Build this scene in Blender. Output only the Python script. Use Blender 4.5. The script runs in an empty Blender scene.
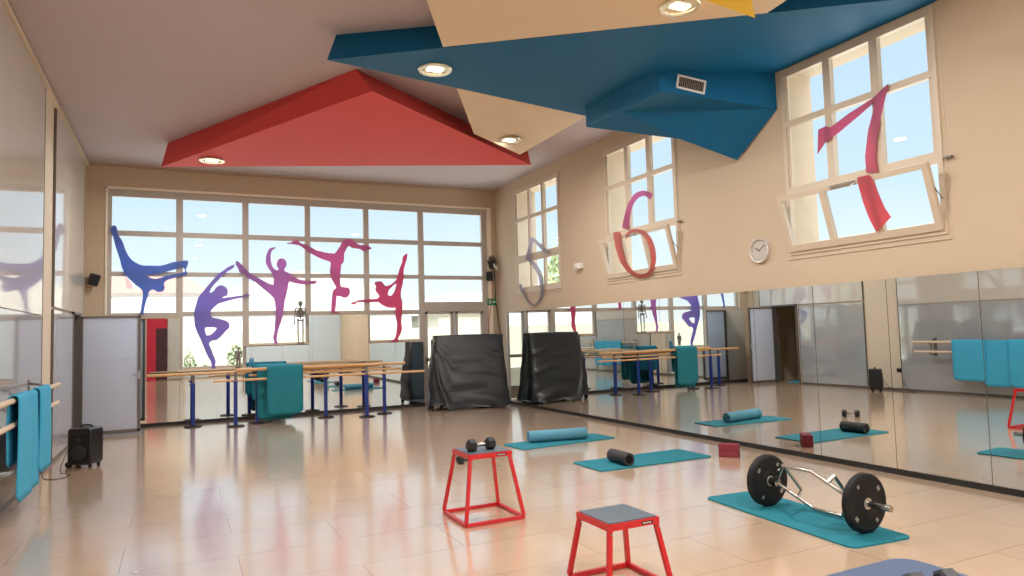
import bpy, bmesh, math, random, json
from mathutils import Vector, Matrix, noise
random.seed(7)
DATA = json.loads('''{"blue":[[[-1.096,3.529],[-1.085,3.565],[-1.066,3.596],[-1.043,3.604],[-1.02,3.604],[-1.003,3.58],[-0.991,3.551],[-0.99,3.515],[-0.988,3.479],[-0.974,3.443],[-0.956,3.409],[-0.936,3.378],[-0.917,3.347],[-0.904,3.315],[-0.893,3.285],[-0.878,3.234],[-0.861,3.179],[-0.839,3.125],[-0.814,3.072],[-0.785,3.026],[-0.751,2.984],[-0.704,2.95],[-0.656,2.922],[-0.625,2.907],[-0.593,2.896],[-0.531,2.894],[-0.465,2.895],[-0.383,2.893],[-0.304,2.894],[-0.257,2.905],[-0.207,2.921],[-0.157,2.941],[-0.109,2.96],[-0.043,2.973],[0.023,2.984],[0.074,2.994],[0.122,3.001],[0.14,2.999],[0.156,2.993],[0.16,2.97],[0.159,2.946],[0.15,2.909],[0.139,2.872],[0.127,2.849],[0.119,2.825],[0.131,2.797],[0.143,2.77],[0.14,2.745],[0.131,2.724],[0.103,2.718],[0.073,2.716],[0.011,2.698],[-0.059,2.676],[-0.129,2.653],[-0.19,2.629],[-0.219,2.605],[-0.241,2.574],[-0.233,2.535],[-0.223,2.494],[-0.236,2.454],[-0.259,2.422],[-0.304,2.413],[-0.351,2.415],[-0.375,2.435],[-0.399,2.455],[-0.434,2.45],[-0.466,2.435],[-0.483,2.398],[-0.494,2.356],[-0.51,2.303],[-0.526,2.248],[-0.539,2.189],[-0.55,2.131],[-0.559,2.085],[-0.564,2.042],[-0.551,2.026],[-0.54,2.014],[-0.579,2.01],[-0.619,2.016],[-0.619,2.058],[-0.61,2.105],[-0.6,2.185],[-0.589,2.266],[-0.581,2.319],[-0.577,2.374],[-0.586,2.421],[-0.603,2.464],[-0.642,2.5],[-0.685,2.535],[-0.721,2.572],[-0.755,2.607],[-0.807,2.661],[-0.858,2.722],[-0.892,2.797],[-0.918,2.873],[-0.931,2.932],[-0.942,2.989],[-0.975,3.101],[-1.01,3.217],[-1.028,3.295],[-1.044,3.37],[-1.053,3.405],[-1.064,3.441],[-1.083,3.485]],[[-0.552,2.731],[-0.503,2.733],[-0.432,2.732],[-0.368,2.742],[-0.304,2.755],[-0.238,2.774],[-0.174,2.794],[-0.115,2.813],[-0.059,2.832],[-0.018,2.85],[0.023,2.866],[0.052,2.87],[0.081,2.867],[0.096,2.843],[0.106,2.816],[0.107,2.799],[0.103,2.786],[0.03,2.767],[-0.059,2.747],[-0.142,2.725],[-0.222,2.702],[-0.295,2.675],[-0.363,2.653],[-0.398,2.655],[-0.432,2.663],[-0.501,2.697]]],"purple":[[[0.966,2.938],[0.955,2.904],[0.931,2.865],[0.894,2.84],[0.854,2.817],[0.81,2.79],[0.77,2.761],[0.726,2.706],[0.683,2.648],[0.641,2.602],[0.6,2.556],[0.569,2.511],[0.542,2.466],[0.529,2.43],[0.525,2.4],[0.552,2.404],[0.583,2.419],[0.607,2.454],[0.631,2.492],[0.656,2.515],[0.683,2.534],[0.709,2.54],[0.735,2.541],[0.765,2.529],[0.794,2.511],[0.817,2.486],[0.834,2.457],[0.838,2.424],[0.837,2.391],[0.83,2.364],[0.82,2.34],[0.804,2.336],[0.786,2.334],[0.749,2.316],[0.726,2.302],[0.798,2.307],[0.888,2.317],[0.947,2.326],[1.007,2.336],[1.061,2.343],[1.112,2.352],[1.149,2.372],[1.181,2.39],[1.19,2.378],[1.199,2.364],[1.244,2.364],[1.281,2.364],[1.258,2.352],[1.224,2.339],[1.161,2.323],[1.094,2.307],[1.009,2.29],[0.921,2.271],[0.832,2.244],[0.752,2.218],[0.713,2.208],[0.674,2.194],[0.631,2.155],[0.591,2.114],[0.566,2.09],[0.545,2.061],[0.54,2.025],[0.542,1.988],[0.555,1.957],[0.574,1.932],[0.61,1.921],[0.648,1.914],[0.699,1.905],[0.751,1.893],[0.795,1.876],[0.834,1.854],[0.854,1.829],[0.869,1.799],[0.868,1.766],[0.86,1.735],[0.832,1.703],[0.801,1.673],[0.76,1.624],[0.716,1.574],[0.672,1.535],[0.63,1.504],[0.607,1.507],[0.582,1.511],[0.551,1.493],[0.524,1.471],[0.518,1.454],[0.516,1.436],[0.531,1.396],[0.548,1.353],[0.569,1.292],[0.591,1.228],[0.613,1.173],[0.63,1.12],[0.624,1.087],[0.616,1.051],[0.626,1.015],[0.63,0.985],[0.594,0.978],[0.557,0.983],[0.558,1.007],[0.562,1.035],[0.554,1.078],[0.541,1.124],[0.52,1.163],[0.499,1.198],[0.467,1.276],[0.433,1.363],[0.4,1.455],[0.367,1.544],[0.338,1.606],[0.308,1.671],[0.285,1.741],[0.268,1.811],[0.262,1.874],[0.261,1.937],[0.263,2.021],[0.268,2.099],[0.279,2.137],[0.291,2.175],[0.305,2.236],[0.324,2.3],[0.36,2.357],[0.4,2.41],[0.448,2.473],[0.499,2.537],[0.55,2.604],[0.6,2.667],[0.64,2.714],[0.683,2.76],[0.726,2.793],[0.77,2.825],[0.802,2.854],[0.836,2.883],[0.871,2.903],[0.906,2.92],[0.94,2.933]],[[0.446,1.745],[0.477,1.752],[0.516,1.752],[0.588,1.748],[0.648,1.736],[0.628,1.701],[0.591,1.66],[0.564,1.632],[0.533,1.609],[0.497,1.603],[0.467,1.607],[0.45,1.676]]],"violet":[[[0.988,3.009],[1.007,3.006],[1.027,2.997],[1.069,2.954],[1.113,2.906],[1.167,2.844],[1.226,2.783],[1.298,2.736],[1.373,2.692],[1.445,2.649],[1.518,2.609],[1.597,2.568],[1.661,2.551],[1.667,2.639],[1.655,2.74],[1.636,2.778],[1.611,2.817],[1.579,2.864],[1.549,2.913],[1.531,2.959],[1.52,3.006],[1.524,3.064],[1.532,3.119],[1.54,3.152],[1.551,3.186],[1.571,3.228],[1.595,3.265],[1.621,3.277],[1.651,3.284],[1.693,3.288],[1.723,3.286],[1.7,3.269],[1.667,3.247],[1.648,3.228],[1.632,3.207],[1.623,3.183],[1.618,3.16],[1.613,3.105],[1.612,3.045],[1.619,2.997],[1.63,2.95],[1.645,2.911],[1.665,2.876],[1.696,2.853],[1.728,2.838],[1.749,2.845],[1.765,2.858],[1.748,2.885],[1.728,2.916],[1.725,2.954],[1.728,2.991],[1.74,3.021],[1.757,3.048],[1.783,3.065],[1.811,3.075],[1.845,3.067],[1.876,3.05],[1.895,3.024],[1.908,2.994],[1.908,2.956],[1.902,2.919],[1.884,2.893],[1.866,2.868],[1.867,2.843],[1.875,2.821],[1.909,2.806],[1.946,2.792],[1.992,2.76],[2.039,2.726],[2.084,2.696],[2.13,2.67],[2.186,2.653],[2.242,2.641],[2.319,2.637],[2.393,2.636],[2.438,2.641],[2.478,2.643],[2.483,2.63],[2.483,2.613],[2.467,2.591],[2.448,2.575],[2.351,2.567],[2.242,2.564],[2.167,2.571],[2.093,2.583],[2.046,2.596],[2.001,2.61],[1.977,2.617],[1.956,2.619],[1.944,2.58],[1.936,2.533],[1.925,2.472],[1.913,2.409],[1.893,2.333],[1.874,2.257],[1.86,2.163],[1.847,2.068],[1.829,1.962],[1.808,1.859],[1.78,1.774],[1.752,1.692],[1.738,1.635],[1.725,1.577],[1.718,1.531],[1.715,1.484],[1.731,1.438],[1.742,1.399],[1.713,1.389],[1.68,1.391],[1.674,1.426],[1.671,1.467],[1.656,1.496],[1.644,1.523],[1.657,1.57],[1.672,1.617],[1.678,1.692],[1.682,1.771],[1.69,1.864],[1.698,1.956],[1.7,2.031],[1.699,2.107],[1.689,2.198],[1.676,2.278],[1.664,2.298],[1.649,2.316],[1.604,2.361],[1.552,2.41],[1.507,2.449],[1.463,2.487],[1.404,2.542],[1.34,2.598],[1.268,2.64],[1.2,2.681],[1.156,2.728],[1.113,2.772],[1.078,2.78],[1.044,2.791],[1.033,2.822],[1.026,2.855],[0.999,2.902],[0.975,2.948],[0.978,2.981]]],"pink":[[[1.912,3.378],[1.957,3.386],[2.007,3.397],[2.029,3.418],[2.053,3.44],[2.087,3.448],[2.119,3.447],[2.147,3.417],[2.174,3.387],[2.237,3.37],[2.305,3.353],[2.372,3.315],[2.438,3.276],[2.522,3.244],[2.607,3.219],[2.729,3.2],[2.84,3.194],[2.87,3.222],[2.899,3.261],[2.929,3.306],[2.958,3.352],[2.989,3.41],[3.02,3.462],[3.047,3.481],[3.079,3.495],[3.129,3.499],[3.181,3.494],[3.222,3.47],[3.26,3.441],[3.309,3.41],[3.36,3.384],[3.43,3.381],[3.501,3.378],[3.563,3.353],[3.612,3.325],[3.601,3.314],[3.583,3.304],[3.533,3.29],[3.48,3.276],[3.454,3.263],[3.428,3.254],[3.393,3.278],[3.359,3.302],[3.279,3.31],[3.199,3.318],[3.164,3.34],[3.13,3.357],[3.102,3.327],[3.079,3.286],[3.055,3.237],[3.035,3.185],[3.033,3.127],[3.033,3.074],[3.027,3.045],[3.017,3.015],[2.994,2.989],[2.974,2.963],[2.969,2.92],[2.967,2.876],[2.957,2.818],[2.949,2.764],[2.946,2.64],[2.96,2.525],[3.031,2.51],[3.111,2.503],[3.131,2.475],[3.145,2.44],[3.145,2.414],[3.14,2.389],[3.123,2.352],[3.1,2.318],[3.068,2.303],[3.032,2.296],[2.998,2.308],[2.964,2.322],[2.916,2.332],[2.876,2.331],[2.867,2.277],[2.865,2.214],[2.855,2.131],[2.845,2.057],[2.843,2.038],[2.844,2.021],[2.91,2.006],[2.96,1.995],[2.881,1.992],[2.787,1.994],[2.774,2.0],[2.763,2.008],[2.765,2.093],[2.771,2.194],[2.78,2.298],[2.791,2.389],[2.799,2.419],[2.812,2.45],[2.846,2.476],[2.872,2.502],[2.848,2.555],[2.814,2.611],[2.79,2.654],[2.769,2.697],[2.754,2.77],[2.745,2.848],[2.757,2.924],[2.768,2.99],[2.756,3.012],[2.739,3.03],[2.686,3.048],[2.625,3.066],[2.566,3.089],[2.512,3.112],[2.427,3.157],[2.342,3.206],[2.285,3.248],[2.229,3.291],[2.193,3.316],[2.155,3.338],[2.128,3.344],[2.099,3.349],[2.062,3.356],[2.025,3.362],[1.971,3.362],[1.923,3.363],[1.916,3.37]]],"crimson":[[[4.354,3.231],[4.364,3.225],[4.371,3.215],[4.367,3.171],[4.358,3.123],[4.338,3.062],[4.316,2.997],[4.298,2.936],[4.283,2.874],[4.281,2.81],[4.281,2.749],[4.27,2.668],[4.256,2.584],[4.235,2.507],[4.216,2.43],[4.212,2.355],[4.214,2.287],[4.226,2.256],[4.239,2.226],[4.241,2.157],[4.24,2.081],[4.235,2.019],[4.229,1.96],[4.219,1.868],[4.211,1.776],[4.217,1.717],[4.223,1.655],[4.215,1.602],[4.2,1.551],[4.165,1.489],[4.133,1.432],[4.134,1.399],[4.132,1.37],[4.08,1.366],[4.019,1.369],[3.97,1.373],[3.936,1.38],[3.971,1.389],[4.02,1.404],[4.056,1.436],[4.083,1.473],[4.097,1.533],[4.106,1.595],[4.116,1.676],[4.12,1.757],[4.105,1.82],[4.09,1.881],[4.092,1.988],[4.089,2.083],[4.055,2.085],[4.01,2.08],[3.958,2.086],[3.906,2.097],[3.853,2.121],[3.804,2.148],[3.768,2.179],[3.733,2.204],[3.632,2.204],[3.518,2.2],[3.401,2.206],[3.298,2.207],[3.258,2.18],[3.218,2.153],[3.183,2.169],[3.159,2.192],[3.193,2.203],[3.239,2.212],[3.27,2.227],[3.298,2.24],[3.402,2.254],[3.519,2.265],[3.617,2.267],[3.705,2.273],[3.736,2.297],[3.756,2.328],[3.731,2.368],[3.698,2.409],[3.68,2.439],[3.668,2.471],[3.679,2.497],[3.69,2.523],[3.674,2.553],[3.657,2.581],[3.661,2.602],[3.67,2.62],[3.71,2.632],[3.755,2.638],[3.787,2.633],[3.818,2.621],[3.833,2.597],[3.847,2.572],[3.873,2.549],[3.899,2.536],[3.959,2.553],[4.023,2.583],[4.082,2.633],[4.13,2.686],[4.144,2.726],[4.154,2.769],[4.174,2.84],[4.197,2.915],[4.226,2.976],[4.254,3.038],[4.261,3.101],[4.271,3.161],[4.312,3.202]],[[3.932,2.347],[3.937,2.403],[3.957,2.459],[4.042,2.543],[4.12,2.598],[4.106,2.518],[4.07,2.415],[4.04,2.371],[4.002,2.334],[3.964,2.334]]],"seven_up":[[4.42,3.885],[4.456,3.769],[4.527,3.572],[4.592,3.332],[4.61,3.172],[4.596,3.02],[4.724,3.048],[4.725,3.217],[4.675,3.466],[4.6,3.667],[4.575,3.753],[4.766,3.662],[5.034,3.546],[5.196,3.491],[5.306,3.387],[5.279,3.654],[5.184,3.667],[5.118,3.636],[4.889,3.717],[4.592,3.794]],"six_up":[[8.275,3.52],[8.329,3.551],[8.419,3.588],[8.499,3.612],[8.57,3.618],[8.655,3.615],[8.724,3.602],[8.79,3.567],[8.862,3.513],[8.918,3.463],[8.956,3.411],[8.995,3.343],[9.025,3.285],[9.052,3.231],[9.079,3.165],[9.083,3.12],[9.039,3.098],[8.968,3.088],[8.915,3.095],[8.893,3.137],[8.88,3.203],[8.867,3.259],[8.843,3.318],[8.812,3.386],[8.78,3.438],[8.741,3.47],[8.687,3.502],[8.638,3.522],[8.582,3.53],[8.514,3.53],[8.46,3.524],[8.421,3.501],[8.376,3.466],[8.341,3.448],[8.314,3.465],[8.285,3.497]],"seven_lo":[[4.685,0.665],[4.553,0.662],[4.527,0.596],[4.518,0.556],[4.499,0.424],[4.477,0.303],[4.436,0.203],[4.541,0.133],[4.627,0.074],[4.665,0.219],[4.688,0.394],[4.694,0.58]],"six_lo":[[9.065,0.723],[9.008,0.725],[8.929,0.714],[8.878,0.696],[8.882,0.662],[8.905,0.608],[8.922,0.563],[8.931,0.508],[8.938,0.442],[8.939,0.384],[8.931,0.324],[8.917,0.257],[8.9,0.201],[8.876,0.156],[8.841,0.105],[8.808,0.067],[8.773,0.043],[8.727,0.021],[8.686,0.005],[8.644,-0.004],[8.595,-0.011],[8.553,-0.012],[8.515,-0.005],[8.47,0.007],[8.435,0.021],[8.41,0.037],[8.381,0.059],[8.361,0.079],[8.339,0.114],[8.315,0.159],[8.298,0.2],[8.287,0.245],[8.278,0.3],[8.275,0.347],[8.278,0.397],[8.287,0.454],[8.301,0.5],[8.326,0.538],[8.361,0.579],[8.394,0.609],[8.425,0.627],[8.466,0.644],[8.501,0.653],[8.546,0.656],[8.601,0.653],[8.648,0.646],[8.697,0.622],[8.752,0.589],[8.785,0.573],[8.783,0.589],[8.768,0.622],[8.752,0.648],[8.733,0.661],[8.707,0.674],[8.685,0.683],[8.666,0.691],[8.643,0.699],[8.625,0.703],[8.584,0.703],[8.529,0.699],[8.484,0.694],[8.426,0.681],[8.355,0.662],[8.299,0.638],[8.256,0.602],[8.211,0.553],[8.18,0.505],[8.163,0.452],[8.152,0.387],[8.149,0.331],[8.158,0.278],[8.175,0.217],[8.195,0.167],[8.221,0.127],[8.257,0.083],[8.29,0.05],[8.335,0.016],[8.392,-0.019],[8.443,-0.044],[8.493,-0.054],[8.553,-0.058],[8.606,-0.058],[8.661,-0.054],[8.723,-0.045],[8.774,-0.032],[8.832,-0.006],[8.899,0.031],[8.953,0.07],[8.998,0.12],[9.044,0.183],[9.075,0.241],[9.093,0.314],[9.105,0.402],[9.111,0.474],[9.108,0.523],[9.1,0.584],[9.092,0.632],[9.087,0.663],[9.078,0.702]],"five_up":[[12.223,3.406],[12.1,3.363],[11.763,3.173],[11.46,2.993],[11.691,3.012],[11.789,3.09],[12.147,3.301],[12.214,3.21],[12.284,2.94],[12.536,2.988],[12.486,3.063],[12.367,3.229],[12.313,3.382]],"five_lo":[[12.442,2.974],[12.409,2.973],[12.341,2.96],[12.284,2.946],[12.224,2.924],[12.154,2.895],[12.098,2.866],[12.032,2.82],[11.955,2.759],[11.897,2.707],[11.864,2.666],[11.828,2.611],[11.803,2.561],[11.79,2.506],[11.784,2.44],[11.782,2.385],[11.786,2.337],[11.796,2.28],[11.812,2.235],[11.844,2.194],[11.888,2.15],[11.927,2.118],[11.985,2.083],[12.058,2.045],[12.124,2.021],[12.188,2.015],[12.263,2.019],[12.327,2.03],[12.39,2.055],[12.461,2.093],[12.52,2.13],[12.572,2.173],[12.629,2.227],[12.679,2.273],[12.732,2.317],[12.792,2.367],[12.833,2.407],[12.844,2.434],[12.853,2.472],[12.851,2.495],[12.815,2.501],[12.76,2.497],[12.721,2.485],[12.693,2.44],[12.665,2.375],[12.639,2.322],[12.595,2.268],[12.538,2.206],[12.487,2.158],[12.439,2.123],[12.379,2.087],[12.324,2.063],[12.265,2.053],[12.196,2.05],[12.138,2.057],[12.085,2.08],[12.028,2.116],[11.984,2.15],[11.956,2.185],[11.929,2.232],[11.913,2.274],[11.912,2.323],[11.918,2.383],[11.928,2.433],[11.943,2.487],[11.965,2.548],[11.988,2.597],[12.027,2.647],[12.079,2.703],[12.127,2.749],[12.179,2.788],[12.241,2.83],[12.294,2.866],[12.349,2.904],[12.413,2.947]],"red":[[-0.258,12.205,4.3],[2.058,7.883,4.4],[5.334,10.119,4.3]],"red_top":[[-0.16,12.282,4.72],[1.919,8.084,4.72],[5.639,10.797,4.72]],"blue_bot":[[1.394,7.149,4.4],[5.139,8.05,4.497],[5.349,6.667,4.497],[6.45,5.876,4.521],[6.45,3.888,4.513],[6.44,3.756,4.512]],"blue_top":[[1.507,7.227,4.72],[5.039,7.95,4.72],[5.349,6.667,4.72],[6.45,5.876,4.72],[6.45,3.888,4.72],[6.44,3.876,4.72]],"beige1":[[2.422,6.438,4.423],[5.066,4.673,4.481],[5.06,4.425,4.495],[5.058,3.661,4.535],[1.244,4.341,4.548]],"yellow":[[4.732,4.506,4.3],[4.437,4.259,4.3],[3.698,3.586,4.3],[2.51,4.203,4.3]],"beige2":[[3.807,8.953,4.36],[4.89,9.641,4.32],[5.257,8.263,4.56],[5.047,7.541,4.66],[2.732,7.146,4.577]],"prism":{"a":[4.967,7.774,4.492],"b":[5.06,7.937,4.3],"c":[5.049,7.065,4.25],"d":[5.045,6.275,4.251],"e":[4.984,6.292,4.486],"W1":[6.45,5.876,4.521],"w2":[6.44,5.867,4.075],"t":[6.4,6.514,3.608],"g":[5.746,6.811,3.896],"h":[5.993,6.006,4.138]},"vent":[[5.232,6.222,4.46],[5.572,6.125,4.389],[5.576,6.124,4.227],[5.236,6.22,4.281]],"lamps":[[0.464,11.528,4.312],[2.546,7.035,4.428],[4.449,9.12,4.374],[4.189,4.883,4.482]],"cam":[[0.899999,-0.434965,-0.028416],[-0.002408,-0.070152,0.997533],[0.435885,0.897711,0.064184]]}''')
scene = bpy.context.scene
col = scene.collection
PI = math.pi

# ------------------------------------------------------------------ materials
def nt(name):
    m = bpy.data.materials.new(name); m.use_nodes = True
    t = m.node_tree; t.nodes.clear()
    return m, t, t.nodes, t.links

def mat(name, c, rough=.5, metal=0., spec=.5, coat=0., noise_amt=0., noise_scale=8., bump=0., bump_scale=60., ior=1.5):
    m, t, N, L = nt(name)
    o = N.new('ShaderNodeOutputMaterial'); p = N.new('ShaderNodeBsdfPrincipled')
    L.new(p.outputs[0], o.inputs[0])
    p.inputs['Base Color'].default_value = (*c, 1); p.inputs['Roughness'].default_value = rough
    p.inputs['Metallic'].default_value = metal; p.inputs['Specular IOR Level'].default_value = spec
    p.inputs['Coat Weight'].default_value = coat; p.inputs['IOR'].default_value = ior
    tc = N.new('ShaderNodeTexCoord')
    if noise_amt:
        n = N.new('ShaderNodeTexNoise'); n.inputs['Scale'].default_value = noise_scale; n.inputs['Detail'].default_value = 5
        L.new(tc.outputs['Object'], n.inputs['Vector'])
        mx = N.new('ShaderNodeMix'); mx.data_type = 'RGBA'
        mx.inputs['A'].default_value = (*[v*(1-noise_amt) for v in c], 1)
        mx.inputs['B'].default_value = (*[min(1, v*(1+noise_amt)) for v in c], 1)
        L.new(n.outputs['Fac'], mx.inputs['Factor']); L.new(mx.outputs['Result'], p.inputs['Base Color'])
    if bump:
        n = N.new('ShaderNodeTexNoise'); n.inputs['Scale'].default_value = bump_scale; n.inputs['Detail'].default_value = 4
        L.new(tc.outputs['Object'], n.inputs['Vector'])
        b = N.new('ShaderNodeBump'); b.inputs['Strength'].default_value = bump; b.inputs['Distance'].default_value = .01
        L.new(n.outputs['Fac'], b.inputs['Height']); L.new(b.outputs[0], p.inputs['Normal'])
    return m

def mat_emit(name, c, s):
    m, t, N, L = nt(name)
    o = N.new('ShaderNodeOutputMaterial'); e = N.new('ShaderNodeEmission')
    e.inputs[0].default_value = (*c, 1); e.inputs[1].default_value = s
    L.new(e.outputs[0], o.inputs[0]); return m

def mat_glass(name, refl=.06, tint=(.97, .99, .99)):
    m, t, N, L = nt(name)
    o = N.new('ShaderNodeOutputMaterial'); a = N.new('ShaderNodeBsdfTransparent'); g = N.new('ShaderNodeBsdfGlossy')
    a.inputs[0].default_value = (*tint, 1); g.inputs['Roughness'].default_value = 0
    mx = N.new('ShaderNodeMixShader'); f = N.new('ShaderNodeLayerWeight'); f.inputs[0].default_value = .5
    pw = N.new('ShaderNodeMath'); pw.operation = 'POWER'; pw.inputs[1].default_value = 4.5; L.new(f.outputs['Facing'], pw.inputs[0])
    ma = N.new('ShaderNodeMath'); ma.operation = 'MULTIPLY_ADD'; ma.inputs[1].default_value = .35; ma.inputs[2].default_value = .03; L.new(pw.outputs[0], ma.inputs[0])
    L.new(ma.outputs[0], mx.inputs[0]); L.new(a.outputs[0], mx.inputs[1]); L.new(g.outputs[0], mx.inputs[2]); L.new(mx.outputs[0], o.inputs[0])
    return m

def mat_film(name, c1, c2, x0, x1, transp=.15, axis=0):
    """coloured acrylic sheet with a colour gradient printed across it"""
    m, t, N, L = nt(name)
    o = N.new('ShaderNodeOutputMaterial'); p = N.new('ShaderNodeBsdfPrincipled'); tr = N.new('ShaderNodeBsdfTranslucent')
    tp = N.new('ShaderNodeBsdfTransparent')
    tc = N.new('ShaderNodeTexCoord'); sp = N.new('ShaderNodeSeparateXYZ'); mr = N.new('ShaderNodeMapRange')
    L.new(tc.outputs['Object'], sp.inputs[0]); L.new(sp.outputs[axis], mr.inputs[0])
    mr.inputs[1].default_value = x0; mr.inputs[2].default_value = x1
    mx = N.new('ShaderNodeMix'); mx.data_type = 'RGBA'; mx.inputs['A'].default_value = (*c1, 1); mx.inputs['B'].default_value = (*c2, 1)
    L.new(mr.outputs[0], mx.inputs['Factor'])
    L.new(mx.outputs['Result'], p.inputs['Base Color']); L.new(mx.outputs['Result'], tr.inputs[0]); L.new(mx.outputs['Result'], tp.inputs[0])
    p.inputs['Roughness'].default_value = .35
    m1 = N.new('ShaderNodeMixShader'); m1.inputs[0].default_value = .55
    L.new(p.outputs[0], m1.inputs[1]); L.new(tr.outputs[0], m1.inputs[2])
    m2 = N.new('ShaderNodeMixShader'); m2.inputs[0].default_value = transp
    L.new(m1.outputs[0], m2.inputs[1]); L.new(tp.outputs[0], m2.inputs[2]); L.new(m2.outputs[0], o.inputs[0])
    return m

def mat_floor():
    m, t, N, L = nt('floor_boards')
    o = N.new('ShaderNodeOutputMaterial'); p = N.new('ShaderNodeBsdfPrincipled'); L.new(p.outputs[0], o.inputs[0])
    tc = N.new('ShaderNodeTexCoord'); mp = N.new('ShaderNodeMapping'); L.new(tc.outputs['Object'], mp.inputs[0])
    mp.inputs['Location'].default_value = (.35, .4, 0)
    br = N.new('ShaderNodeTexBrick'); L.new(mp.outputs[0], br.inputs[0])
    br.inputs['Scale'].default_value = 1; br.inputs['Brick Width'].default_value = 1.45; br.inputs['Row Height'].default_value = .63
    br.inputs['Mortar Size'].default_value = .003; br.inputs['Mortar Smooth'].default_value = .3; br.inputs['Bias'].default_value = 0
    br.inputs['Color1'].default_value = (.615, .445, .305, 1); br.inputs['Color2'].default_value = (.65, .473, .328, 1)
    br.inputs['Mortar'].default_value = (.36, .25, .16, 1)
    ns = N.new('ShaderNodeTexNoise'); ns.inputs['Scale'].default_value = 1.1; ns.inputs['Detail'].default_value = 4; L.new(tc.outputs['Object'], ns.inputs[0])
    hs = N.new('ShaderNodeMix'); hs.data_type = 'RGBA'; hs.blend_type = 'MULTIPLY'; hs.inputs['Factor'].default_value = 1
    cr = N.new('ShaderNodeValToRGB'); cr.color_ramp.elements[0].color = (.86, .84, .82, 1); cr.color_ramp.elements[1].color = (1.08, 1.06, 1.04, 1)
    L.new(ns.outputs['Fac'], cr.inputs[0]); L.new(br.outputs['Color'], hs.inputs['A']); L.new(cr.outputs[0], hs.inputs['B'])
    L.new(hs.outputs['Result'], p.inputs['Base Color'])
    n2 = N.new('ShaderNodeTexNoise'); n2.inputs['Scale'].default_value = .8; n2.inputs['Detail'].default_value = 3; L.new(tc.outputs['Object'], n2.inputs[0])
    mr = N.new('ShaderNodeMapRange'); mr.inputs[3].default_value = .13; mr.inputs[4].default_value = .21
    L.new(n2.outputs['Fac'], mr.inputs[0]); L.new(mr.outputs[0], p.inputs['Roughness'])
    p.inputs['IOR'].default_value = 2.25
    p.inputs['Coat Weight'].default_value = .8; p.inputs['Coat Roughness'].default_value = .12; p.inputs['Coat IOR'].default_value = 1.6
    b = N.new('ShaderNodeBump'); b.inputs['Strength'].default_value = .25; b.inputs['Distance'].default_value = .002; b.invert = True
    L.new(br.outputs['Fac'], b.inputs['Height']); L.new(b.outputs[0], p.inputs['Normal'])
    return m

M = {}
M['floor'] = mat_floor()
M['wall'] = mat('beige_paint', (.52, .415, .295), .75, noise_amt=.05, noise_scale=.7, bump=.05)
M['wall_pale'] = mat('pale_paint', (.66, .58, .46), .7, noise_amt=.04, noise_scale=.8)
M['ceil'] = mat('mauve_ceiling_paint', (.475, .415, .43), .9, noise_amt=.05, noise_scale=.6)
M['red'] = mat('red_paint', (.64, .065, .06), .65, spec=.3, noise_amt=.03, noise_scale=2)
M['blue'] = mat('petrol_blue_paint', (.002, .105, .235), .6, spec=.25, noise_amt=.04, noise_scale=2)
M['cream'] = mat('cream_paint', (.68, .545, .385), .6, noise_amt=.02)
M['yellow'] = mat('yellow_paint', (.85, .55, .02), .55)
M['mirror'] = mat('mirror_silver', (.80, .83, .81), .0, metal=1)
M['mirror_back'] = mat('mirror_silver_back', (.80, .84, .84), .012, metal=1)
M['edge'] = mat('mirror_edge', (.20, .24, .24), .2, metal=.6)
M['black_strip'] = mat('black_skirting', (.012, .011, .010), .5)
M['white_frame'] = mat('cream_window_frame', (.56, .47, .36), .45)
M['grey_frame'] = mat('grey_window_frame', (.46, .42, .37), .45)
M['casing'] = mat('casing_cream', (.85, .78, .64), .45)
M['glass'] = mat_glass('window_glass')
M['panel_up'] = mat('gloss_cream_laminate', (.60, .575, .53), .05, spec=1.0, ior=1.8, noise_amt=.08, noise_scale=.8)
M['panel_lo'] = mat('gloss_grey_laminate', (.45, .475, .50), .05, metal=.2, spec=1.0, ior=1.8, noise_amt=.10, noise_scale=.9)
M['front_panel'] = mat('blue_grey_laminate', (.56, .67, .74), .25, noise_amt=.05, noise_scale=.7)
M['dark_metal'] = mat('dark_bronze_aluminium', (.17, .15, .135), .35, metal=.5)
M['alu'] = mat('brushed_aluminium', (.55, .55, .54), .3, metal=.9)
M['door_panel'] = mat('pale_blue_laminate', (.50, .53, .56), .16, spec=.6, noise_amt=.05, noise_scale=1.5)
M['door_panel'] = mat_film('frosted_door_infill', (.78, .83, .92), (.78, .83, .92), 0, 1, 0)
M['wood'] = mat('varnished_beech', (.62, .36, .15), .35, coat=.3, noise_amt=.15, noise_scale=12)
M['wood_pale'] = mat('pale_wood', (.70, .55, .40), .45, noise_amt=.1, noise_scale=12)
M['post_blue'] = mat('blue_enamel', (.006, .03, .22), .35)
M['black'] = mat('black_rubber', (.007, .007, .008), .55, spec=.3, noise_amt=.2, noise_scale=40)
M['black_gloss'] = mat('black_plastic', (.010, .010, .012), .3)
M['black_iron'] = mat('black_iron', (.016, .016, .018), .38)
M['chrome'] = mat('chrome', (.50, .47, .42), .2, metal=1)
M['teal'] = mat('teal_foam', (.005, .18, .235), .8, noise_amt=.08, noise_scale=6, bump=.1, bump_scale=200)
M['teal_light'] = mat('light_teal_foam', (.045, .39, .62), .8, noise_amt=.06, noise_scale=6, bump=.1, bump_scale=200)
M['roller_blue'] = mat('pale_blue_foam', (.10, .30, .40), .8, noise_amt=.06, noise_scale=20, bump=.15, bump_scale=120)
M['roller_black'] = mat('charcoal_foam', (.025, .024, .026), .6, noise_amt=.2, noise_scale=60, bump=.3, bump_scale=90)
M['brick'] = mat('burgundy_foam', (.21, .02, .035), .7, noise_amt=.1, noise_scale=30)
M['red_steel'] = mat('red_powder_coat', (.60, .012, .018), .32, coat=.2)
M['box_top'] = mat('slate_rubber', (.085, .115, .145), .45, noise_amt=.12, noise_scale=60, bump=.3, bump_scale=250)
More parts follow.
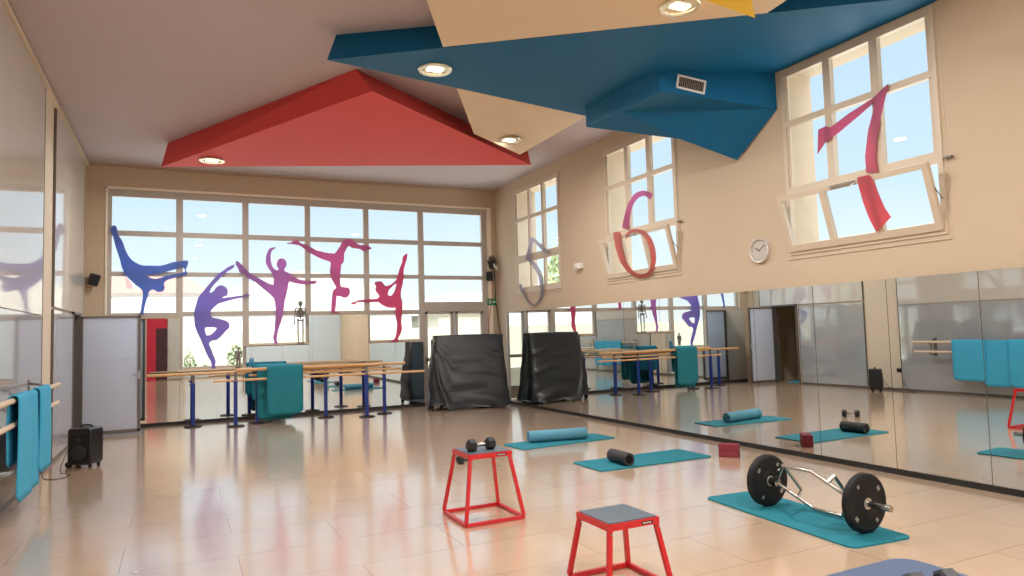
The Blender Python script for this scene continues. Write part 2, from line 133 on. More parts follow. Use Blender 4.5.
M['bench'] = mat('slate_blue_vinyl', (.07, .105, .19), .5, noise_amt=.04, noise_scale=8)
M['cover'] = mat('black_tarpaulin', (.007, .009, .012), .33, spec=.55, noise_amt=.12, noise_scale=5)
M['white'] = mat('white_plastic', (.78, .76, .72), .4)
M['clock_face'] = mat('clock_face', (.50, .45, .40), .4)
M['clock_rim'] = mat('clock_rim', (.62, .57, .52), .35, metal=.2)
M['sign_green'] = mat('sign_green', (.0, .20, .07), .4)
M['cable_red'] = mat('orange_red_cable', (.55, .08, .03), .5)
M['bulb'] = mat_emit('lamp_disc', (1., .86, .62), 9)
M['lamp_ring'] = mat('lamp_ring', (.72, .66, .5), .25, metal=.7)
M['red_door'] = mat('crimson_paint', (.45, .01, .04), .5)
M['void_shade'] = mat('doorway_shade_paint', (.05, .012, .02), .7)
M['curtain'] = mat('grey_curtain', (.50, .50, .47), .9, noise_amt=.05, noise_scale=3)
M['bone'] = mat('grey_bone', (.20, .18, .15), .6)
M['bottle'] = mat('blue_bottle', (.03, .25, .50), .3)
M['grille'] = mat('vent_slats', (.25, .20, .15), .5)
M['ground'] = mat('pale_paving', (.62, .59, .53), .9, noise_amt=.1, noise_scale=.4)
M['ext_white'] = mat('exterior_render', (.50, .49, .47), .9, noise_amt=.04, noise_scale=.5)
M['ext_yellow'] = mat('exterior_cream', (.38, .35, .27), .9, noise_amt=.05, noise_scale=.5)
M['ext_red'] = mat('exterior_red', (.52, .25, .22), .8, noise_amt=.05, noise_scale=.6)
M['ext_grey'] = mat('exterior_grey', (.34, .36, .38), .8)
M['hill'] = mat('dry_hill', (.40, .375, .34), 1., noise_amt=.1, noise_scale=.05)
M['leaf'] = mat('leaf_green', (.16, .27, .09), .7, noise_amt=.4, noise_scale=6)
M['leaf_pale'] = mat('leaf_pale_green', (.42, .48, .24), .7, noise_amt=.3, noise_scale=3)
M['bark'] = mat('bark', (.18, .13, .09), .9)
M['film_blue'] = mat_film('blue_acrylic', (.16, .25, .55), (.19, .29, .60), -1, 0)
M['film_purple'] = mat_film('purple_acrylic', (.28, .26, .58), (.42, .28, .60), .2, 1.2)
M['film_violet'] = mat_film('violet_acrylic', (.44, .24, .52), (.62, .25, .52), 1.2, 2.3)
M['film_pink'] = mat_film('magenta_acrylic', (.60, .21, .42), (.62, .19, .38), 2, 3.4)
M['film_crimson'] = mat_film('crimson_acrylic', (.64, .17, .33), (.64, .15, .27), 3.2, 4.3)
M['film_seven'] = mat_film('red_acrylic_seven', (.68, .17, .22), (.50, .16, .32), 2.7, 4.2, .08, 2)
M['film_six'] = mat_film('red_acrylic_six', (.62, .22, .28), (.58, .24, .42), 2.7, 3.6, .25, 2)
M['film_seven_s'] = mat_film('red_acrylic_seven_low', (.76, .20, .22), (.68, .18, .23), 0, .6, .05, 2)
M['film_six_s'] = mat_film('red_acrylic_six_low', (.62, .20, .16), (.66, .27, .24), 0, .6, .12, 2)
M['film_five'] = mat_film('grey_acrylic', (.50, .47, .50), (.56, .52, .56), 2, 3.3, .35, 2)

# ------------------------------------------------------------------ helpers
def tag(o, label=None, cat=None, group=None, kind=None):
    if label: o['label'] = label
    if cat: o['category'] = cat
    if group: o['group'] = group
    if kind: o['kind'] = kind
    return o

def empty(name, loc=(0, 0, 0), rz=0., label=None, cat=None, group=None, kind=None, rot=None):
    o = bpy.data.objects.new(name, None); col.objects.link(o)
    o.empty_display_size = .1
    o.location = loc; o.rotation_euler = rot if rot else (0, 0, rz)
    return tag(o, label, cat, group, kind)

def copy_tree(o, parent=None):
    c = o.copy(); col.objects.link(c); c.parent = parent
    for ch in list(o.children):
        copy_tree(ch, c)
    return c

class MB:
    def __init__(s): s.b = bmesh.new()
    def _x(s, vs, mtx):
        if mtx is not None:
            for v in vs: v.co = mtx @ v.co
    def box(s, c, d, mtx=None, bevel=0.):
        r = bmesh.ops.create_cube(s.b, size=1); vs = r['verts']
        for v in vs: v.co = Vector((v.co.x*d[0], v.co.y*d[1], v.co.z*d[2]))
        if bevel:
            es = list({e for v in vs for e in v.link_edges})
            rr = bmesh.ops.bevel(s.b, geom=es, offset=bevel, segments=2, affect='EDGES', profile=.5)
            vs = list({v for f in rr['faces'] for v in f.verts} | {v for v in vs if v.is_valid})
        for v in vs: v.co = v.co + Vector(c)
        s._x(vs, mtx); return s
    def lohi(s, lo, hi, **k):
        return s.box([(a+b)/2 for a, b in zip(lo, hi)], [abs(b-a) for a, b in zip(lo, hi)], **k)
    def cyl(s, p0, p1, r0, r1=None, seg=20, caps=True, mtx=None):
        r1 = r0 if r1 is None else r1
        p0 = Vector(p0); p1 = Vector(p1); d = p1-p0; L = d.length
        r = bmesh.ops.create_cone(s.b, cap_ends=caps, segments=seg, radius1=r0, radius2=r1, depth=L)
        q = d.to_track_quat('Z', 'Y').to_matrix().to_4x4(); q.translation = (p0+p1)/2
        for v in r['verts']: v.co = q @ v.co
        s._x(r['verts'], mtx); return s
    def sph(s, c, r, sc=(1, 1, 1), seg=16, mtx=None):
        rr = bmesh.ops.create_uvsphere(s.b, u_segments=seg, v_segments=max(6, seg//2), radius=r)
        for v in rr['verts']: v.co = Vector((v.co.x*sc[0], v.co.y*sc[1], v.co.z*sc[2])) + Vector(c)
        s._x(rr['verts'], mtx); return s
    def tube(s, pts, r, seg=10, closed=False, radii=None):
        pts = [Vector(p) for p in pts]; n = len(pts); rings = []
        up = None
        for i, p in enumerate(pts):
            a = pts[(i-1) % n] if (closed or i > 0) else p
            b = pts[(i+1) % n] if (closed or i < n-1) else p
            d = (b-a).normalized()
            if up is None:
                up = d.orthogonal().normalized()
            up = (up - d*up.dot(d)).normalized(); w = d.cross(up)
            rr = radii[i] if radii else r
            rings.append([s.b.verts.new(p + (up*math.cos(t)+w*math.sin(t))*rr) for t in [2*PI*k/seg for k in range(seg)]])
        m = n if closed else n-1
        for i in range(m):
            A, B = rings[i], rings[(i+1) % n]
            for k in range(seg):
                s.b.faces.new((A[k], A[(k+1) % seg], B[(k+1) % seg], B[k]))
        if not closed:
            s.b.faces.new(rings[0][::-1]); s.b.faces.new(rings[-1])
        return s
    def lathe(s, prof, seg=32, mtx=None):
        rings = []; vs = []
        for r, z in prof:
            ring = [s.b.verts.new((r*math.cos(2*PI*k/seg), r*math.sin(2*PI*k/seg), z)) for k in range(seg)]
            rings.append(ring); vs += ring
        for i in range(len(rings)-1):
            A, B = rings[i], rings[i+1]
            for k in range(seg): s.b.faces.new((A[k], A[(k+1) % seg], B[(k+1) % seg], B[k]))
        s.b.faces.new(rings[0][::-1]); s.b.faces.new(rings[-1])
        s._x(vs, mtx); return s
    def prism(s, poly, f, t):
        """poly: 2D outline; f(u,v,w): maps to 3D, thickness w from 0 to t"""
        a = [s.b.verts.new(f(u, v, 0)) for u, v in poly]; b = [s.b.verts.new(f(u, v, t)) for u, v in poly]
        n = len(poly)
        s.b.faces.new(a[::-1]); s.b.faces.new(b)
        for i in range(n): s.b.faces.new((a[i], a[(i+1) % n], b[(i+1) % n], b[i]))
        return s
    def face(s, pts):
        s.b.faces.new([s.b.verts.new(Vector(p)) for p in pts]); return s
    def build(s, name, m, parent=None, smooth=False, loc=None):
        bmesh.ops.remove_doubles(s.b, verts=s.b.verts, dist=1e-5)
        bmesh.ops.recalc_face_normals(s.b, faces=s.b.faces)
        me = bpy.data.meshes.new(name); s.b.to_mesh(me); s.b.free()
        if smooth:
            for p in me.polygons: p.use_smooth = True
            if smooth == 'auto':
                me.set_sharp_from_angle(angle=math.radians(35))
        for mm in (m if isinstance(m, (list, tuple)) else [m]): me.materials.append(mm)
        o = bpy.data.objects.new(name, me); col.objects.link(o)
        if parent: o.parent = parent
        if loc: o.location = loc
        return o

def struct(o, label=None):
    o['kind'] = 'structure'
    if label: o['label'] = label
    return o

def rrect(x0, y0, x1, y1, r, seg=5):
    p = []
    for cx, cy, a in ((x1-r, y1-r, 0), (x0+r, y1-r, 90), (x0+r, y0+r, 180), (x1-r, y0+r, 270)):
        for k in range(seg+1):
            t = math.radians(a+90*k/seg); p.append((cx+r*math.cos(t), cy+r*math.sin(t)))
    return p

# ------------------------------------------------------------------ room dimensions
XL, XR, YB, YF, ZC = -1.473, 6.45, 14.07, -2.6, 4.72
WT = .50                                   # right wall thickness

b = MB(); b.lohi((-3.6, YF-.3, -.12), (XR+WT, YB+.15, 0)); struct(b.build('floor', M['floor']), 'glossy pale wood-coloured floor of large boards')
b = MB(); b.lohi((-3.6, YF-.3, ZC), (XR+WT, YB+.15, ZC+.25)); struct(b.build('ceiling', M['ceil']), 'mauve-grey painted ceiling')

# --- right wall with window holes
WZ0, WZ1 = 2.30, 4.50
wins = [(11.15, 13.04), (7.76, 9.60), (3.95, 5.80), (.30, 2.15)]  # last opening belongs to the added light-giving window
b = MB()
b.lohi((XR, YF-.3, -.02), (XR+WT, YB+.15, WZ0)); b.lohi((XR, YF-.3, WZ1), (XR+WT, YB+.15, ZC+.01))
ys = [YF-.3] + sorted([v for w in wins for v in w]) + [YB+.15]
for i in range(0, len(ys), 2): b.lohi((XR, ys[i], WZ0), (XR+WT, ys[i+1], WZ1))
struct(b.build('wall_right', M['wall']), 'beige right wall above the mirrors')

# --- left wall with a doorway
DO0, DO1, DZ = 12.42, 13.20, 1.97
b = MB(); TH = .12
b.lohi((XL-TH, YF-.3, 0), (XL, DO0, ZC)); b.lohi((XL-TH, DO1, 0), (XL, YB+.1, ZC)); b.lohi((XL-TH, DO0, DZ), (XL, DO1, ZC))
struct(b.build('wall_left', M['wall_pale']))
# storage room behind the doorway
b = MB()
b.lohi((-3.5, 11.6, 0), (-3.4, 14.1, 2.6)); b.lohi((-3.5, 11.5, 0), (XL-TH, 11.6, 2.6)); b.lohi((-3.5, 14.07, 0), (XL-TH, 14.17, 2.6)); b.lohi((-3.5, 11.5, 2.55), (XL-TH, 14.17, 2.65))
struct(b.build('wall_closet', M['wall_pale']))
b = MB(); b.lohi((-3.6, YF-.3, -.02), (-3.55, YB+.15, ZC)); struct(b.build('wall_outer_left', M['ext_white']))

# --- back wall with window and door openings (right column door)
cols = [(-1.077, -.044), (.073, 1.104), (1.217, 2.272), (2.377, 3.453), (3.561, 4.632), (4.753, 6.112)]
WB0, WB1 = -1.139, 6.235
b = MB(); T2 = .15
b.lohi((XL-.1, YB, -.02), (WB0, YB+T2, ZC)); b.lohi((WB1, YB, -.02), (XR+WT, YB+T2, ZC)); b.lohi((WB0, YB, 4.27), (WB1, YB+T2, ZC))
low = [(WB0, .02, 1.955), (.02, 1.16, 1.00), (1.16, 2.325, 1.40), (2.325, 3.51, 1.97), (3.51, 4.69, 1.39)]
for a, c, z in low: b.lohi((a, YB, -.02), (c, YB+T2, z))
struct(b.build('wall_back', M['wall']))
# grid frame
w1 = empty('window_1', (0, 0, 0), kind='structure')
w1['label'] = 'wide gridded window filling the back wall'
b = MB(); ya, yb = YB+.03, YB+.09
def fr(x0, x1, z0, z1, y0=None, y1=None): b.lohi((x0, y0 or ya, z0), (x1, y1 or yb, z1))
mull = [(WB0, -1.077, 1.955), (-.044, .073, 1.0), (1.104, 1.217, 1.0), (2.272, 2.377, 1.4), (3.453, 3.561, 1.39), (4.632, 4.753, 0.0), (6.112, WB1, 0.0)]
for a, c, z in mull: fr(a, c, z, 4.27, ya-.015)
fr(WB0, WB1, 4.145, 4.27)
fr(WB0, WB1, 3.432, 3.528); fr(WB0, 4.75, 2.702, 2.785); fr(4.63, WB1, 2.69, 2.775)
fr(WB0, -.04, 1.955, 2.04); fr(.07, 2.28, 1.96, 2.050); fr(2.37, 3.46, 1.96, 2.03); fr(3.55, 4.64, 1.944, 2.035)
fr(.02, 1.16, .975, 1.03); fr(1.16, 2.325, 1.37, 1.425); fr(3.51, 4.69, 1.365, 1.415)
fr(4.75, WB1, 1.99, 2.20, ya-.02)
b.build('window_frame', M['grey_frame'], w1)
b = MB(); b.lohi((WB0, YB+.055, 1.0), (4.70, YB+.062, 4.2)); b.lohi((4.70, YB+.055, 2.15), (WB1, YB+.062, 4.2))
b.build('window_glass', M['glass'], w1)
b = MB()
b.lohi((WB0-.035, YB-.02, 2.00), (WB0, YB, 4.31)); b.lohi((WB0-.035, YB-.02, 4.27), (WB1+.11, YB, 4.315)); b.lohi((WB1, YB-.025, 0), (WB1+.10, YB, 4.27))
struct(b.build('trim_1', M['casing']), 'cream casing around the back window')
b = MB(); b.lohi((.0, YB-.05, .955), (1.30, YB, .985)); b.lohi((1.13, YB-.09, 1.385), (2.33, YB, 1.41)); b.build('window_sill', M['wood_pale'], w1)
# back door
d1 = empty('door_1', (0, 0, 0), kind='structure'); d1['label'] = 'glazed double door in the right corner of the back wall'
for x0, x1, nm in ((4.753, 5.40, 'door_leaf'), (5.45, 6.112, 'door_leaf')):
    b = MB(); y0, y1 = YB+.03, YB+.08
    s = .058
    b.lohi((x0, y0, .02), (x0+s, y1, 1.99)); b.lohi((x1-s, y0, .02), (x1, y1, 1.99)); b.lohi((x0, y0, 1.94), (x1, y1, 1.99))
    b.lohi((x0, y0, .02), (x1, y1, .30)); b.lohi((x0, y0, .93), (x1, y1, 1.0))
    lf = b.build(nm, M['grey_frame'], d1)
    b = MB(); b.lohi((x0+s, YB+.05, .3), (x1-s, YB+.057, 1.94)); b.build('door_glass', M['glass'], lf)
b = MB(); b.cyl((5.36, YB+.01, 1.0), (5.36, YB-.03, 1.0), .012); b.cyl((5.36, YB-.03, 1.0), (5.26, YB-.03, 1.0), .010); b.lohi((5.40, YB+.02, .02), (5.45, YB+.07, 1.99)); b.build('door_handle', M['alu'], d1)

# --- front wall behind the camera, with crimson doorway, curtain and blue-grey panelling
b = MB(); b.lohi((XL-TH, YF-.15, -.02), (XR+.1, YF, ZC)); struct(b.build('wall_front', M['wall_pale']))
d2 = empty('door_2', (0, 0, 0), kind='structure'); d2['label'] = 'crimson doorway in the front wall'
b = MB(); b.lohi((-1.12, YF, 0), (-.80, YF+.03, 2.45)); b.lohi((-.80, YF, 2.05), (-.40, YF+.03, 2.45)); b.build('door_surround', M['red_door'], d2)
b = MB(); b.lohi((-.80, YF, 0), (-.40, YF+.012, 2.05)); b.build('door_leaf', M['void_shade'], d2)  # no real leaf: dark sheet painted as the shade inside the doorway
b = MB()
for i in range(24):
    x0 = -.38+i*.024
    b.lohi((x0, YF+.03+.012*(i % 2), .04), (x0+.026, YF+.055+.012*(i % 2), 2.5))
tag(b.build('curtain', M['curtain']), 'grey pleated curtain beside the crimson doorway on the front wall', 'curtain')
b = MB()
for i in range(5): b.lohi((.25+i*1.24, YF, .05), (1.48+i*1.24, YF+.03, 3.6), bevel=.004)
struct(b.build('trim_2', M['front_panel']), 'blue-grey panelling of the front wall')

# --- trims and conduits
b = MB(); b.tube([(XL+.02, YB-.02, ZC-.05), (.9, YB-.02, ZC-.07), (3.9, YB-.02, ZC-.05), (XR, YB-.02, ZC-.03)], .014, 8)
b.lohi((XL, YB-.03, ZC-.02), (XR, YB, ZC)); b.lohi((XL, YB-.06, ZC-.14), (XL+.05, YB, ZC)); struct(b.build('trim_3', M['wall']), 'conduit along the top of the back wall')
b = MB(); b.lohi((XL, YF, ZC-.075), (XL+.045, YB, ZC-.035)); struct(b.build('trim_4', M['wall_pale']), 'pale moulding along the top of the left wall')
b = MB(); b.lohi((XL, YB-.005, 4.27), (XR, YB, 4.282)); struct(b.build('trim_5', M['wall']))
# skirtings
def mx(y): return 6.37 + (y-3.4)*(6.30-6.37)/(13.03-3.4)   # face of the mirrors
b = MB()
for y0, y1 in ((YF, 13.20),):
    v = [(mx(y0)-.012, y0), (mx(y1)-.012, y1), (XR, y1), (XR, y0)]
    b.prism(v, lambda x, y, w: (x, y, w), .055)
struct(b.build('baseboard_right', M['black_strip']), 'black strip under the right-hand mirrors')
b = MB(); b.lohi((-1.30, YB-.045, 0), (4.70, YB, .055)); struct(b.build('baseboard_back', M['black_strip']), 'black strip under the mirrors of the back wall')
b = MB(); b.lohi((XL, YF, 0), (XL+.03, 12.38, .05)); struct(b.build('baseboard_left', M['dark_metal']))

# --- right wall mirrors (panels mounted on a batten backing)
seams = [13.20, 12.45, 11.60, 10.73, 9.90, 9.03, 8.13, 7.21, 6.31, 5.43, 4.55, 3.67, 2.79, 1.90, 1.00, .10, -.80, -1.70, -2.6]
b = MB()
v = [(mx(YF)+.008, YF), (mx(13.2)+.008, 13.2), (XR, 13.2), (XR, YF)]
b.prism(v, lambda x, y, w: (x, y, .055+w), 1.865)
struct(b.build('trim_6', M['wall']), 'batten backing that carries the right-hand mirrors')
MT = 1.925
ordn = ['first', 'second', 'third', 'fourth', 'fifth', 'sixth', 'seventh', 'eighth', 'ninth', 'tenth', 'eleventh', 'twelfth', 'thirteenth', 'fourteenth', 'fifteenth', 'sixteenth', 'seventeenth', 'eighteenth']
for i in range(12):
    ya_, yb_ = seams[i]-.003, seams[i+1]+.003
    if i == 11: yb_ = seams[i+1]+.003
    L_ = ya_-yb_
    e = empty('wall_mirror', (0, 0, 0), label='tall frameless mirror panel on the right wall, %s from the back corner' % ordn[i], cat='mirror', group='mirror panels along the right wall')
    b = MB(); b.face([(mx(ya_), ya_, .057), (mx(yb_), yb_, .057), (mx(yb_), yb_, MT), (mx(ya_), ya_, MT)])
    b.build('mirror_face', M['mirror'], e)
    b = MB(); b.prism([(mx(ya_)+.0008, ya_), (mx(yb_)+.0008, yb_), (mx(yb_)+.006, yb_), (mx(ya_)+.006, ya_)], lambda x, y, w: (x, y, .057+w), MT-.057)
    b.build('mirror_edge', M['edge'], e)
# --- back wall mirrors
for i, (x0, x1, z1, lab) in enumerate([(-1.30, .018, 1.93, 'behind the open door leaf'), (.022, 1.158, .95, 'under the lowest window pane'), (1.162, 2.323, 1.37, 'under the pane with the skeleton'), (2.327, 3.508, 1.95, 'tallest, below the handstand cut-out'), (3.512, 4.69, 1.355, 'beside the covered table')]):
    e = empty('wall_mirror', (0, 0, 0), label='mirror panel on the back wall ' + lab, cat='mirror', group='mirror panels along the back wall')
    b = MB(); b.face([(x0, YB-.02, .057), (x1, YB-.02, .057), (x1, YB-.02, z1), (x0, YB-.02, z1)]); b.build('mirror_face', M['mirror_back'], e)
    b = MB(); b.lohi((x0, YB-.019, .057), (x1, YB-.001, z1)); b.build('mirror_edge', M['edge'], e)

# --- left wall laminate panels
def lpanel(y0, y1, z0, z1, m, label):
    e = empty('laminate_panel', (XL, (y0+y1)/2, z0), label=label, cat='wall panel', group='glossy panels of the left wall')
    h = (y1-y0)/2
    b = MB(); b.lohi((.004, -h, 0), (.028, h, z1-z0)); b.build('panel_face', m, e)
    for yy in (-h, h):
        b = MB(); b.lohi((.002, yy-.008, 0), (.032, yy+.008, z1-z0)); b.build('edge_profile', M['dark_metal'], e)
lpanel(10.55, 13.62, 2.00, 4.60, M['panel_up'], 'pale glossy upper panel of the left wall, nearest the back corner')
lpanel(10.55, 12.36, .05, 1.96, M['panel_lo'], 'grey glossy lower panel beside the storage doorway')
lpanel(6.60, 9.72, 1.86, 4.60, M['panel_up'], 'pale glossy upper panel above the wall barre')
lpanel(6.60, 9.72, .05, 1.85, M['panel_lo'], 'grey glossy lower panel behind the hanging teal mats')
lpanel(3.45, 6.57, 1.86, 4.60, M['panel_up'], 'pale glossy upper panel, second along from the barre end')
lpanel(3.45, 6.57, .05, 1.85, M['panel_lo'], 'grey glossy lower panel behind the near length of barre')
lpanel(.3, 3.42, .05, 1.85, M['panel_lo'], 'grey glossy lower panel reflected at the right edge of the mirrors')
lpanel(.3, 3.42, 1.86, 4.60, M['panel_up'], 'pale glossy upper panel nearest the camera')

# --- open door leaf and frame
d3 = empty('door_3', (XL, DO1, 0), kind='structure'); d3['label'] = 'open storage door with pale glossy infill and dark aluminium frame'
b = MB()
b.lohi((-TH, -.04, 0), (.035, 0.0, DZ+.04)); b.lohi((-TH, DO0-DO1, 0), (.035, DO0-DO1+.04, DZ+.04)); b.lohi((-TH, DO0-DO1, DZ), (.035, 0, DZ+.04))
b.build('door_frame', M['dark_metal'], d3)
lw = .86
b = MB(); z0, z1 = .03, 1.955
b.lohi((.04, -.045, z0), (.075, -.005, z1)); b.lohi((lw-.0, -.045, z0), (lw+.045, -.005, z1)); b.lohi((.04, -.045, z1-.03), (lw+.04, -.005, z1)); b.lohi((.04, -.045, z0), (lw+.04, -.005, z0+.05))
leaf = b.build('door_leaf', M['dark_metal'], d3)
b = MB(); b.lohi((.07, -.033, z0+.04), (lw, -.017, z1-.02)); b.lohi((.07, -.036, 1.235), (lw, -.014, 1.243)); b.build('infill_panel', M['door_panel'], leaf)
b = MB(); b.cyl((lw+.02, -.045, .98), (lw+.02, -.085, .98), .011); b.cyl((lw+.02, -.085, .98), (lw-.09, -.085, .98), .010); b.lohi((lw+.005, -.05, .90), (lw+.035, -.043, 1.04)); b.build('door_handle', M['alu'], leaf)
for z in (.3, 1.0, 1.7):
    b = MB(); b.cyl((.03, -.02, z-.04), (.03, -.02, z+.04), .012, seg=10); b.build('hinge', M['dark_metal'], d3)

# --- clerestory windows in the right wall
def rwin(n, y0, y1, tilt, label):
    w = empty('window_%d' % n, (XR, y0, WZ0), kind='structure'); w['label'] = label
    W = y1-y0; Z = WZ1-WZ0
    b = MB(); x0, x1 = -.012, .055
    o = .09
    b.lohi((x0, 0, 0), (x1, o-.04, Z)); b.lohi((x0, W-o+.04, 0), (x1, W, Z)); b.lohi((x0-.001, .001, Z-o), (x1+.001, W-.001, Z-.001)); b.lohi((x0-.001, .001, .001), (x1+.001, W-.001, .05))
    zt = [1.51, 1.58]; zl = [.68, .79]
    b.lohi((x0+.001, .02, zt[0]), (x1-.001, W-.02, zt[1])); b.lohi((x0+.001, .02, zl[0]), (x1-.001, W-.02, zl[1]))
    m1, m2 = W*.345, W*.655
    for m_ in (m1, m2): b.lohi((x0+.002, m_-.045, zl[0]+.01), (x1-.002, m_+.045, Z-.02))
    b.lohi((.004, o-.045, zl[1]-.02), (.03, o+.0, Z-.05)); b.lohi((.004, W-o, zl[1]-.02), (.03, W-o+.045, Z-.05))
    b.build('window_frame', M['white_frame'], w)
    b = MB(); b.lohi((.02, .03, zl[0]), (.026, W-.03, Z-.03)); b.build('window_glass', M['glass'], w)
    # bottom-hung sash: local origin on the hinge line
    s = empty('sash', (-.015 if tilt else 0.02, 0, .045)); s.parent = w; s.rotation_euler = (0, -tilt, 0)
    b = MB(); H_ = .65; q = .03
    b.lohi((-.02, q, 0), (.03, q+.06, H_)); b.lohi((-.02, W-q-.06, 0), (.03, W-q, H_)); b.lohi((-.021, q+.001, H_-.055), (.031, W-q-.001, H_+.001)); b.lohi((-.021, q+.001, -.001), (.031, W-q-.001, .075))
    for m_ in (m1, m2): b.lohi((-.018, m_-.035, .05), (.03, m_+.035, H_-.03))
    b.build('sash_frame', M['white_frame'], s)
    b = MB(); b.lohi((.0, q+.03, .03), (.006, W-q-.03, H_-.03)); b.build('sash_glass', M['glass'], s)
    if tilt:
        b = MB(); b.lohi((-.035, W*.5-.14, H_-.035), (-.015, W*.5+.16, H_-.01)); b.cyl((-.03, W*.5-.14, H_-.03), (-.10, W*.5-.12, H_-.05), .008, seg=8); b.build('sash_catch', M['alu'], s)
        b = MB()
        for yy in (.025, W-.025):
            dx = math.sin(tilt)*.40; dz = math.cos(tilt)*.40
            b.cyl((-.01-dx, yy, .045+dz), (.03, yy, .30), .005, seg=6)
        b.lohi((-.05, -.10, .70), (-.01, -.02, .715))
        b.build('stay_arm', M['dark_metal'], w)
    return w
rwin(5, 11.15, 13.04, 0, 'clerestory window nearest the back corner')
rwin(6, 7.76, 9.60, math.radians(14), 'middle clerestory window with its lower sash tilted open')
rwin(7, 3.95, 5.80, math.radians(16), 'largest-looking clerestory window, lower sash tilted open')
rwin(8, .30, 2.15, 0, 'added unseen clerestory window beside the camera')  # out of view, added to let more sky light into the room
b = MB()
for y0, y1 in wins[:3]:
    b.lohi((XR-.012, y0-.03, WZ0-.05), (XR, y1+.03, WZ0-.04)); b.lohi((XR-.006, y0-.04, WZ0-.05), (XR, y0-.032, WZ1+.02))
struct(b.build('trim_7', M['white_frame']), 'thin casing lines around the clerestory windows')

# --- numerals
def cut(name, polys, f, m, t, parent, holes=()):
    """flat sheet cut to an outline (with optional holes) and real thickness"""
    cu = bpy.data.curves.new(name, 'CURVE'); cu.dimensions = '2D'; cu.fill_mode = 'BOTH'
    for P in polys:
        sp = cu.splines.new('POLY'); sp.points.add(len(P)-1); sp.use_cyclic_u = True
        for i, (u, v) in enumerate(P): sp.points[i].co = (u, v, 0, 1)
    tmp = bpy.data.objects.new('tmp', cu); col.objects.link(tmp)
    dg = bpy.context.evaluated_depsgraph_get(); me0 = bpy.data.meshes.new_from_object(tmp.evaluated_get(dg))
    bpy.data.objects.remove(tmp); bpy.data.curves.remove(cu)
    bm = bmesh.new(); bm.from_mesh(me0); bpy.data.meshes.remove(me0)
    bmesh.ops.remove_doubles(bm, verts=bm.verts, dist=1e-5)
    g = bmesh.ops.extrude_face_region(bm, geom=bm.faces[:])
    for e in g['geom']:
        if isinstance(e, bmesh.types.BMVert): e.co.z += t
    for v in bm.verts: v.co = Vector(f(v.co.x, v.co.y, v.co.z))
    bmesh.ops.recalc_face_normals(bm, faces=bm.faces)
    me = bpy.data.meshes.new(name); bm.to_mesh(me); bm.free(); me.materials.append(m)
    o = bpy.data.objects.new(name, me); col.objects.link(o)
    if parent: o.parent = parent
    return o
def numeral(up, lo, m_up, m_lo, label, y0, tilt, xf=6.41):
    e = empty('number_cutout', (0, 0, 0), label=label, cat='wall number', group='number cut-outs on the clerestory windows')
    cut('upper_piece', [up], lambda u, v, w: (xf-w+.006, u, v), m_up, .008, e)
    if tilt:
        s = empty('lower_holder', (6.435, 0, 2.345)); s.parent = e; s.rotation_euler = (0, -tilt, 0)
        o = cut('lower_piece', [lo], lambda u, v, w: (-.032-w, u, v), m_lo, .008, e)
        o.matrix_basis = Matrix.Translation((6.435, 0, 2.345)) @ Matrix.Rotation(-tilt, 4, 'Y')
        bpy.data.objects.remove(s)
    else:
        cut('lower_piece', [lo], lambda u, v, w: (xf-w+.006, u, v), m_lo, .008, e)
numeral(DATA['seven_up'], DATA['seven_lo'], M['film_seven'], M['film_seven_s'], 'large red number 7 across the right-hand clerestory window', 0, math.radians(16))
numeral(DATA['six_up'], DATA['six_lo'], M['film_six'], M['film_six_s'], 'red number 6 over the middle clerestory window', 0, math.radians(14))
numeral(DATA['five_up'], DATA['five_lo'], M['film_five'], M['film_five'], 'thin grey number 5 on the clerestory window in the back corner', 0, 0, 6.405)

# --- dancers
for key, m_, lab in (('blue', 'film_blue', 'blue break-dancer silhouette balancing on one hand, leftmost on the back window'),
                     ('purple', 'film_purple', 'purple silhouette of a dancer standing on one leg with arms out'),
                     ('violet', 'film_violet', 'violet ballet dancer silhouette with one leg raised to the left'),
                     ('pink', 'film_pink', 'pink silhouette doing a handstand with legs split'),
                     ('crimson', 'film_crimson', 'crimson dancer silhouette holding one leg straight up, rightmost')):
    o = cut('dancer_cutout', DATA[key], lambda u, v, w: (u, 14.045-w, v), M[m_], .01, None)
    tag(o, lab, 'dancer silhouette', 'dancer silhouettes on the back window')

# --- hanging ceiling panels
def panel(name, bottom, top, m, label, parts=()):
    b = MB()
    n = len(bottom)
    bv = [b.b.verts.new(p) for p in bottom]; tv = [b.b.verts.new(p) for p in top]
    b.b.faces.new(bv); b.b.faces.new(tv)
    for i in range(n): b.b.faces.new((bv[i], bv[(i+1) % n], tv[(i+1) % n], tv[i]))
    return tag(b.build(name, m), label, 'ceiling panel')
red = panel('ceiling_baffle', DATA['red'], DATA['red_top'], M['red'], 'red triangular panel hanging under the ceiling towards the back wall')
blue = panel('ceiling_baffle', DATA['blue_bot'], DATA['blue_top'], M['blue'], 'large petrol-blue faceted panel hanging across the ceiling to the right wall')
P = {k: Vector(v) for k, v in DATA['prism'].items()}
b = MB()
gt = P['g']+Vector((-.05, .25, .72)); tt = Vector((6.44, 6.62, 4.72)); bt = Vector((P['a'].x, P['a'].y+.15, 4.72)); wt = Vector((6.44, 5.9, 4.72))
for f_ in (['a', 'b', 'c', 'd', 'e'], ['b', 'g', 'c'], ['c', 'g', 't', 'w2'], ['c', 'w2', 'h'], ['c', 'h', 'd'], ['d', 'h', 'e'], ['h', 'W1', 'e'], ['h', 'w2', 'W1']):
    pts = [P[k] for k in f_]
    vs = [b.b.verts.new(p) for p in pts]
    fc = b.b.faces.new(vs); bmesh.ops.triangulate(b.b, faces=[fc])
b.face([P['a'], P['b'], P['g'], gt]); b.face([P['a'], gt, bt]); b.face([P['g'], P['t'], tt, gt]); b.face([P['t'], P['w2'], P['W1'], wt, tt])
